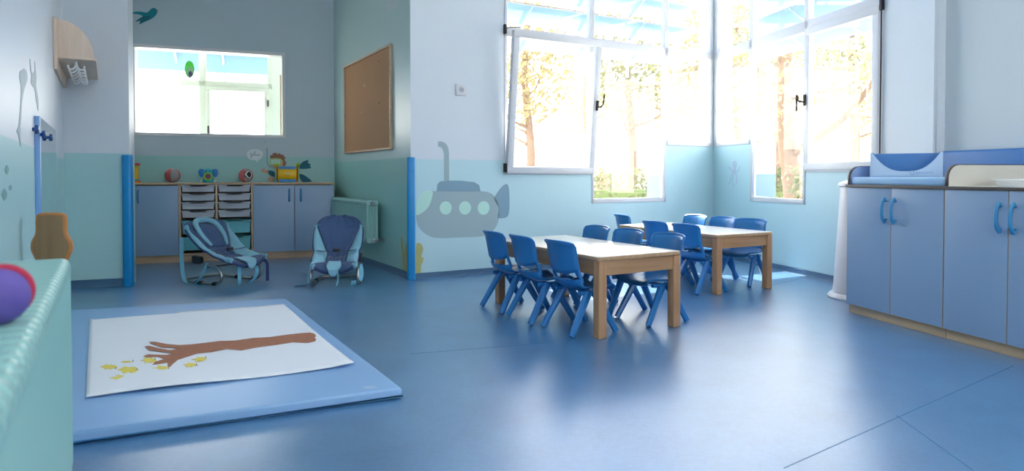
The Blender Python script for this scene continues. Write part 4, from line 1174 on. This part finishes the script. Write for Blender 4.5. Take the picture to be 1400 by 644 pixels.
# ------------------------------------------------------------------ baby bouncers
M_navy = mat('navy_quilt', '#43597f', .85, .2, .08, 14, .35, 26, sheen=.2)
M_lblue = mat('light_blue_quilt', '#80b4c9', .8, .2, .06, 14, .35, 24, sheen=.2)
M_pipe = mat('dark_navy_piping', '#263463', .7)
M_strap = mat('light_blue_webbing', '#6fb4cf', .8)
M_nstrap = mat('navy_webbing', '#2b3b6e', .8)
def make_bouncer(P, yaw, label, recline, pillow, scale=1.0):
    """local +y points to the foot end"""
    b = thing('baby_bouncer', Matrix.Translation((P.x, P.y, 0)) @ Matrix.Rotation(yaw, 4, 'Z') @ Matrix.Diagonal((scale,) * 3 + (1,)), label, 'baby bouncer')
    if recline == 'low':
        prof = bez([(0, .34, .155), (0, .22, .175), (0, .10, .19), (0, -.02, .225), (0, -.15, .31), (0, -.28, .42), (0, -.36, .475)], 5)
    else:
        prof = bez([(0, .27, .115), (0, .19, .155), (0, .09, .185), (0, -.02, .235), (0, -.10, .34), (0, -.17, .45), (0, -.21, .545)], 5)
    n = len(prof) - 1
    def width(v):
        # half width along the length: narrow foot, wide shoulders, round top
        if v < .10: return .13 + .05 * math.sqrt(max(0, v / .10))
        if v < .42: return .18 + .005 * math.sin((v - .1) * 9)
        if v < .70: return .182 + .020 * math.sin((v - .42) / .28 * PI / 2)
        k = (v - .70) / .30; return .202 * math.sqrt(max(.0, 1 - (k * .985) ** 2.6))
    def S(u, v, lift=0):
        t = v * n; i = min(n - 1, int(t)); p = prof[i].lerp(prof[i+1], t - i)
        tn = (prof[i+1] - prof[i]).normalized(); nm = Vector((0, tn.z, -tn.y))     # sitter side
        if nm.z < 0: nm = -nm
        x = (u - .5) * 2
        cup = .070 * abs(x) ** 2.2 * (1 - abs(2 * v - .9) * .5)
        return Vector((x * width(v), 0, 0)) + p + nm * (cup + lift)
    puff = lambda a, b_: abs(math.sin(a * PI)) ** .5 * b_
    # central quilt with channel seams
    ca = .27
    def edge(v):   # inner border of the side bolster, 0 at top so navy spreads
        if v > .84: return 0.0
        if v > .5: return .29 * (1 - (v - .5) / .34) ** .8
        if v > .22: return .29
        return .29 * max(0, (v - .08) / .14)
    def centre(u, v):
        e = edge(v); uu = e + (1 - 2 * e) * u
        seam_ = .016 * (abs(math.sin(v * PI * 5)) ** .4) * (.8 + .2 * math.sin(u * 30))
        return S(uu, v, .004 + seam_)
    MB().grid(centre, 22, 44).build('quilted_seat', M_navy, b, solid=.02, offset=-1)
    for sg in (0, 1):
        def side(u, v):
            v2 = .02 + .82 * v; e = edge(v2) + .004
            uu = e * u if not sg else 1 - e * u
            return S(uu, v2, .008 + .038 * math.sin(PI * min(1, max(0, u))) ** .6 * (.85 + .15 * math.sin(v * 26)))
        MB().grid(side, 8, 36).build('side_bolster', M_lblue, b, solid=.018, offset=-1)
    rim = [S(0, k / 30, .002) for k in range(31)] + [S(k / 10, 1, .002) for k in range(1, 10)] + [S(1, 1 - k / 30, .002) for k in range(31)] + [S(1 - k / 10, 0, .002) for k in range(1, 10)]
    MB().tube(rim, .008, 8, closed=True).build('piping', M_pipe, b)
    # crotch flap
    mb = MB()
    def flap(u, v):
        x = (u - .5) * 2; vv = -.08 + .27 * v
        q_ = S(.5 + x * .19 * (1 - .35 * v ** 2) * math.sqrt(1 - (max(0, 1 - v / .45) * .97) ** 2), max(0, vv), .046 + .008 * math.sin(PI * v))
        if vv < 0: q_.z += vv * .7; q_.y += .012
        return q_ + Vector((0, .015 * (1 - v), 0))
    mb.grid(flap, 10, 12).build('crotch_flap', M_lblue, b, solid=.012)
    # belt and buckle
    vb = .40
    bl_ = [S(.06, vb, .04), S(.25, vb - .01, .07), S(.5, vb - .015, .085), S(.75, vb - .01, .07), S(.94, vb, .04)]
    MB().tube(bez(bl_, 5), .013, 6, flat=.18, up=Vector((0, 0, 1))).build('waist_belt', M_nstrap, b)
    c = S(.5, vb - .015, .092)
    MB().box(c.x - .028, c.x + .028, c.y - .009, c.y + .009, c.z - .014, c.z + .014, .004).build('buckle', M_black, b)
    if pillow:
        v0, v1 = .60, .93
        pl_ = MB()
        pl_.grid(lambda u, v: S(.5 + (u - .5) * .52, v0 + (v1 - v0) * v, .03 + .02 * math.sin(PI * u) * math.sin(PI * v)), 12, 12)
        po = pl_.build('head_pillow', M_navy, b, solid=.02)
        pth = bez([S(.32, v0 - .01, .05), S(.25, .72, .056), S(.24, .85, .058), S(.32, .935, .06), S(.5, .95, .062), S(.68, .935, .06), S(.76, .85, .058), S(.75, .72, .056), S(.68, v0 - .01, .05)], 5)
        m_ = len(pth); MB().tube(pth, [.008 + .017 * math.sin(PI * k / (m_ - 1)) ** .5 for k in range(m_)], 10).build('pillow_roll', M_lblue, po)
    # steel frame
    yr = -.34 if recline == 'low' else -.26
    for sg in (-1, 1):
        x = sg * .185
        side_ = bez([(x * .55, yr, .016), (x * .9, yr + .02, .016), (x, yr + .08, .016), (x, -.05, .014), (x, .10, .016), (x, .20, .03), (x, .245, .085), (x, .205, .148), (x, .10, .165), (x * .98, -.02, .172), (x * .97, -.08, .20)], 6)
        MB().tube(side_, .0115, 10).build('side_tube', M_chrome, b)
        MB().tube([(x, -.10, .0155), (x, -.02, .0155)], .0165, 10).build('rubber_foot', M_black, b)
        MB().tube([(x, .13, .021), (x, .175, .026)], .0165, 10).build('rubber_foot', M_black, b)
        MB().prism(rr(-.15, -.02, .17, .235, .02), x * 1.0 - sg * .0 - .012, x + .012, 'yz', bev=.004).build('hinge_bracket', M_black, b)
    MB().tube([(-.185 * .56, yr, .016), (.185 * .56, yr, .016)], .0115, 10).build('rear_tube', M_chrome, b)
    MB().tube([(-.18, .02, .148), (.18, .02, .148)], .009, 8).build('cross_tube', M_chrome, b)
    return b, S
def ribbon(root, pts, w, m, name='strap', up=Vector((0, 0, 1)), fl=.08):
    MB().tube(bez(pts, 5), w / 2, 6, flat=fl, up=up).build(name, m, root)
# left bouncer
bA = flo(305, 386)
b1, S1 = make_bouncer(Vector((bA.x, bA.y + .02, 0)), math.radians(-122), 'navy and light blue baby bouncer with head pillow in front of the tray unit', 'low', True, 1.0)
X1 = Vector((0, 1, 0))
ribbon(b1, [(.19, -.30, .38), (.20, -.29, .25), (.21, -.26, .1), (.22, -.2, .012), (.22, -.05, .006), (.235, .06, .006)], .035, M_strap, 'strap', Vector((0, 1, 0)))
ribbon(b1, [(.19, .06, .19), (.20, .03, .12), (.205, -.03, .05), (.21, -.08, .008)], .022, M_strap, 'strap', Vector((0, 1, 0)))
ribbon(b1, [(.06, .30, .17), (.07, .31, .10), (.06, .30, .03), (.03, .27, .006)], .035, M_strap, 'strap', Vector((0, 1, 0)))
ribbon(b1, [(-.08, .31, .17), (-.09, .32, .10), (-.07, .29, .03), (-.05, .26, .006)], .035, M_strap, 'strap', Vector((0, 1, 0)))
ribbon(b1, [(-.185, .22, .215), (-.19, .31, .17), (-.19, .32, .10), (-.19, .32, .012)], .03, M_nstrap, 'strap', Vector((0, 1, 0)))
# right bouncer
bB = flo(459, 388)
b2, S2 = make_bouncer(Vector((bB.x, bB.y + .06, 0)), math.radians(189), 'upright navy and light blue baby bouncer facing the room beside the alcove radiator', 'high', False, 1.0)
ribbon(b2, [(.20, .03, .16), (.22, .05, .08), (.23, .09, .02), (.28, .12, .010), (.33, .13, .012)], .05, M_strap, 'strap', Vector((0, 0, 1)), .2)
ribbon(b2, [(-.19, .04, .16), (-.20, .06, .08), (-.18, .10, .02), (-.14, .13, .010), (-.12, .14, .014)], .045, M_strap, 'strap', Vector((0, 0, 1)), .2)
ribbon(b2, [(-.03, .28, .15), (-.035, .285, .10), (-.03, .28, .05), (-.02, .275, .02)], .012, M_strap, 'strap', Vector((0, 1, 0)))

# ------------------------------------------------------------------ outside
M_leaf = filmmat('leaf_green', '#808264', .0)
M_leaf2 = filmmat('leaf_yellow_green', '#958b6a', .0)
M_bark = mat('pine_bark', '#7b6658', .9, .2, .25, 12, .6, 20)
def leaves(c, r, n, size, seed):
    rd = random.Random(seed); mb = MB(); bm = mb.bm
    for _ in range(n):
        while True:
            v = Vector((rd.uniform(-1, 1), rd.uniform(-1, 1), rd.uniform(-1, 1)))
            if v.length < 1: break
        p = Vector((c[0] + v.x * r[0], c[1] + v.y * r[1], c[2] + v.z * r[2]))
        a = Vector((rd.gauss(0, 1), rd.gauss(0, 1), rd.gauss(0, 1))).normalized(); b_ = a.orthogonal().normalized(); c_ = a.cross(b_)
        s = size * rd.uniform(.6, 1.4)
        bm.faces.new([bm.verts.new(p + b_ * s), bm.verts.new(p + c_ * s * .5), bm.verts.new(p - b_ * s), bm.verts.new(p - c_ * s * .5)])
    return mb
def tree(x, y, h, r, n, label, seed, name='garden_tree', branches=5, crown_z=None, m=None, group=None):
    t = thing(name, Matrix.Translation((x, y, -.3)), label, 'tree', group)
    W_ = 1.05
    rd = random.Random(seed)
    path = bez([(0, 0, 0), (.1, .05, h * .35), (-.05, 0, h * .7), (.05, 0, h)], 5)
    m_ = len(path)
    MB().tube(path, [r * (1 - .6 * k / (m_ - 1)) for k in range(m_)], 10).build('trunk', M_bark, t)
    cz = crown_z or h * .75
    for k in range(branches):
        z = cz * rd.uniform(.45, 1.1); a = rd.uniform(0, 2 * PI); L = rd.uniform(.6, 1.1)
        MB().tube(bez([(0, 0, z), (math.cos(a) * L * .5, math.sin(a) * L * .5, z + .15), (math.cos(a) * L, math.sin(a) * L, z + .1 + rd.uniform(0, .5))], 4), [r * .35 * (1 - .08 * q_) for q_ in range(9)], 7).build('branch', M_bark, t)
    leaves((0, 0, cz + .3), (1.15, 1.15, h * .35), n, .07, seed).build('foliage', m or M_leaf, t, smooth=False)
    return t
def outp(fr, px, dist):
    s = fr.px(px, 241, dist)[0]; return fr.at(s, dist)
for i, (px_, d, h, r, n, lab) in enumerate(((720, 7.5, 5.0, .12, 2600, 'pale garden tree seen through the tilted sash'), (860, 8.0, 5.5, .14, 2600, 'garden tree seen through the tall pane'), (965, 5.5, 5.0, .12, 2200, 'garden tree seen through the small corner pane'))):
    p = outp(frB, px_, d); tree(p.x, p.y, h, r, n, lab, 20 + i, group='trees outside the window', m=M_leaf2 if i % 2 == 0 else M_leaf)
for i, (fr, px_, d, h, lab) in enumerate(((frB, 800, 17.5, 6.0, 'far garden tree behind the white house, nearest the tilted sash'), (frB, 905, 17.0, 6.0, 'far garden tree behind the white house, nearest the room corner'), (frC, 1005, 6.0, 5.5, 'garden tree outside the narrow pane beside the pine'), (frC, 1060, 9.5, 6.0, 'garden tree far behind the pine trunk'), (frC, 1165, 7.5, 5.5, 'garden tree outside the closed casement'))):
    p = outp(fr, px_, d); tree(p.x, p.y, h, .13, 2600, lab, 40 + i, group='trees outside the window', m=M_leaf2 if i % 2 else M_leaf)
p = outp(frC, 1082, 3.2)
pt = thing('pine_tree', Matrix.Translation((p.x, p.y, -.3)), 'leaning pine with thick pinkish trunk outside the window by the changing cabinets', 'tree')
MB().tube(bez([(0.05, 0, 0), (.02, 0, 1.0), (-.12, 0, 2.2), (-.1, .1, 4.2)], 6), [.17 - .003 * k for k in range(19)], 12).build('trunk', M_bark, pt)
ax = frC.d
def br(pts, r0): MB().tube(bez([(ax.x * a, ax.y * a, z) for a, z in pts], 5), [r0 * (1 - .035 * k) for k in range(5 * (len(pts) - 1) + 1)], 8).build('branch', M_bark, pt)
br([(0, 1.55), (.7, 1.85), (1.3, 2.15), (1.9, 2.7)], .07)
br([(0, 1.5), (-.6, 1.35), (-1.2, 1.3)], .05)
br([(0, 2.5), (.6, 2.55), (1.5, 2.5)], .035)
br([(0, 2.2), (-.5, 1.95), (-1.1, 1.8)], .05)
leaves((ax.x * .8, ax.y * .8, 2.6), (1.6, 2.2, .9), 1800, .06, 5).build('foliage', M_leaf2, pt, smooth=False)
for i, (a, b_, hgt, lab, fr, d) in enumerate(((1100, 1215, 1.05, 'clipped yellow green hedge outside the closed casement', frC, 2.6), (1000, 1096, 1.2, 'green hedge behind the pine trunk', frC, 4.5), (700, 915, 1.1, 'low garden hedge outside the submarine wall windows', frB, 7.0))):
    sa, sb = fr.px(a, 241, d)[0], fr.px(b_, 241, d)[0]
    c = fr.at((sa + sb) / 2, d)
    hd = thing('hedge', Matrix.Translation((c.x, c.y, -.3)) @ Matrix.Rotation(fr.a, 4, 'Z'), lab, 'hedge')
    L = (sb - sa) / 2
    mb = MB(); rd = random.Random(i); bm = mb.bm
    for _ in range(3500):
        p = Vector((rd.uniform(-L, L), rd.uniform(-.35, .35), rd.uniform(.05, hgt + .3)))
        aa = Vector((rd.gauss(0, 1), rd.gauss(0, 1), rd.gauss(0, 1))).normalized(); bb = aa.orthogonal().normalized(); cc = aa.cross(bb); s = rd.uniform(.03, .07)
        bm.faces.new([bm.verts.new(p + bb * s), bm.verts.new(p + cc * s * .6), bm.verts.new(p - bb * s), bm.verts.new(p - cc * s * .6)])
    mb.build('foliage', M_leaf, hd, smooth=False)
    MB().box(-L, L, -.2, .2, 0, hgt * .8, .05).build('hedge_core', mat('hedge_core_green', '#6f7f4e', .9), hd)
# white outbuilding
p = outp(frB, 850, 10.5)
hb = thing('garden_house', Matrix.Translation((p.x, p.y, -.3)) @ Matrix.Rotation(frB.a - .1, 4, 'Z'), 'white garden house with a tiled roof behind the garden trees', 'building')
M_plaster = mat('white_plaster', '#ecebe6', .8, .2, .02)
MB().box(-3.5, 5.5, 0, 4, 0, 1.75).build('wall', M_plaster, hb, smooth=False)
MB().prism([(-.5, 1.75), (4.5, 1.75), (2, 2.6)], -3.9, 5.9, 'yz').build('roof', mat('roof_tile', '#b8917a', .8, .2, .15, 20), hb, smooth=False)
MB().box(-.9, .0, -.03, .02, .75, 1.25).build('shuttered_window', mat('shutter_brown', '#8f7a70', .6), hb, smooth=False)
gr = MB(); gr.box(-40, 40, -30, 45, -.42, -.3)
struct(gr.build('ground', mat('sunlit_paving', '#cfcabd', .9, .2, .1, 1.5), None, Matrix(), smooth=False))

pr = thing('sun_block_roof', frA.mat(0, .165, 2.8), 'flat white slab added beyond the alcove window to block the sun', 'roof')  # roof added to keep a sun patch off the alcove floor
MB().box(-.6, LA + .5, 0, 1.7, 0, .08).build('slab', M_plaster, pr, smooth=False)
MB().box(-.6, LA + .5, 1.7, 1.73, -.02, .12, .004).build('fascia', M_white, pr)
# fill panels added on the ceiling, out of view, to brighten the room
M_fill = bpy.data.materials.new('fill_glow'); M_fill.use_nodes = True
b_ = M_fill.node_tree.nodes['Principled BSDF']; b_.inputs['Base Color'].default_value = (.9, .9, .9, 1)
b_.inputs['Emission Color'].default_value = (1, .985, .97, 1); b_.inputs['Emission Strength'].default_value = 9
for i, (x, y, lab) in enumerate(((1.2, -1.3, 'added ceiling fill panel over the rear wall, nearest the left wall'), (3.2, -1.3, 'added ceiling fill panel over the rear wall, nearest the cabinets'), (.6, .4, 'added ceiling fill panel beside the left wall, second row'), (2.7, .4, 'added ceiling fill panel towards the cabinets, second row'), (.3, 1.9, 'added ceiling fill panel beside the left wall, row nearest the windows'), (2.3, 1.9, 'added ceiling fill panel towards the cabinets, row nearest the windows'))):
    cl = thing('fill_panel', Matrix.Translation((x, y, HT - .05)), lab, 'ceiling light', 'added fill panels')
    mb = MB()
    for rc in ((-.32, .32, -.32, -.29), (-.32, .32, .29, .32), (-.32, -.29, -.29, .29), (.29, .32, -.29, .29)): mb.box(rc[0], rc[1], rc[2], rc[3], 0, .049, .003)
    mb.build('frame', M_white, cl)
    MB().box(-.29, .29, -.29, .29, .01, .02).build('fill_face', M_fill, cl, smooth=False)
# ------------------------------------------------------------------ light
w = bpy.data.worlds.new('sky'); bpy.context.scene.world = w; w.use_nodes = True
nt = w.node_tree; bg = nt.nodes['Background']
tc = nt.nodes.new('ShaderNodeTexCoord'); sp_ = nt.nodes.new('ShaderNodeSeparateXYZ'); cr = nt.nodes.new('ShaderNodeValToRGB')
nt.links.new(tc.outputs['Generated'], sp_.inputs[0]); nt.links.new(sp_.outputs['Z'], cr.inputs[0])
cr.color_ramp.elements[0].position = 0; cr.color_ramp.elements[0].color = (1.0, .965, .93, 1)
cr.color_ramp.elements[1].position = .6; cr.color_ramp.elements[1].color = (.985, .98, 1.0, 1)
nt.links.new(cr.outputs[0], bg.inputs[0]); bg.inputs[1].default_value = 5.8
sl_ = bpy.data.lights.new('sun', 'SUN'); sl_.energy = 13; sl_.angle = math.radians(.6); sl_.color = (1, .96, .88)
so = bpy.data.objects.new('sun', sl_); COL.objects.link(so)
trav = Vector((.28, -.96, -1.0)).normalized()
so.rotation_euler = trav.to_track_quat('-Z', 'Y').to_euler()

cam = bpy.data.cameras.new('camera'); co = bpy.data.objects.new('camera', cam); COL.objects.link(co)
co.location = CAM; co.rotation_euler = (PI/2 - PITCH, 0, 0)
cam.sensor_width = 36; cam.sensor_fit = 'HORIZONTAL'; cam.lens = F / 1400 * 36
cam.shift_y = -(322 - CY) / 1400
cam.clip_start = .05
cam.dof.use_dof = True; cam.dof.focus_distance = 4.6; cam.dof.aperture_fstop = 3.2
sc = bpy.context.scene; sc.camera = co
sc.view_settings.view_transform = 'Standard'; sc.view_settings.look = 'None'
sc.view_settings.gamma = 1; sc.view_settings.use_curve_mapping = False
sc.view_settings.exposure = .5
sc.cycles.max_bounces = 10; sc.cycles.diffuse_bounces = 6; sc.cycles.transparent_max_bounces = 24
sc.cycles.sample_clamp_indirect = 6
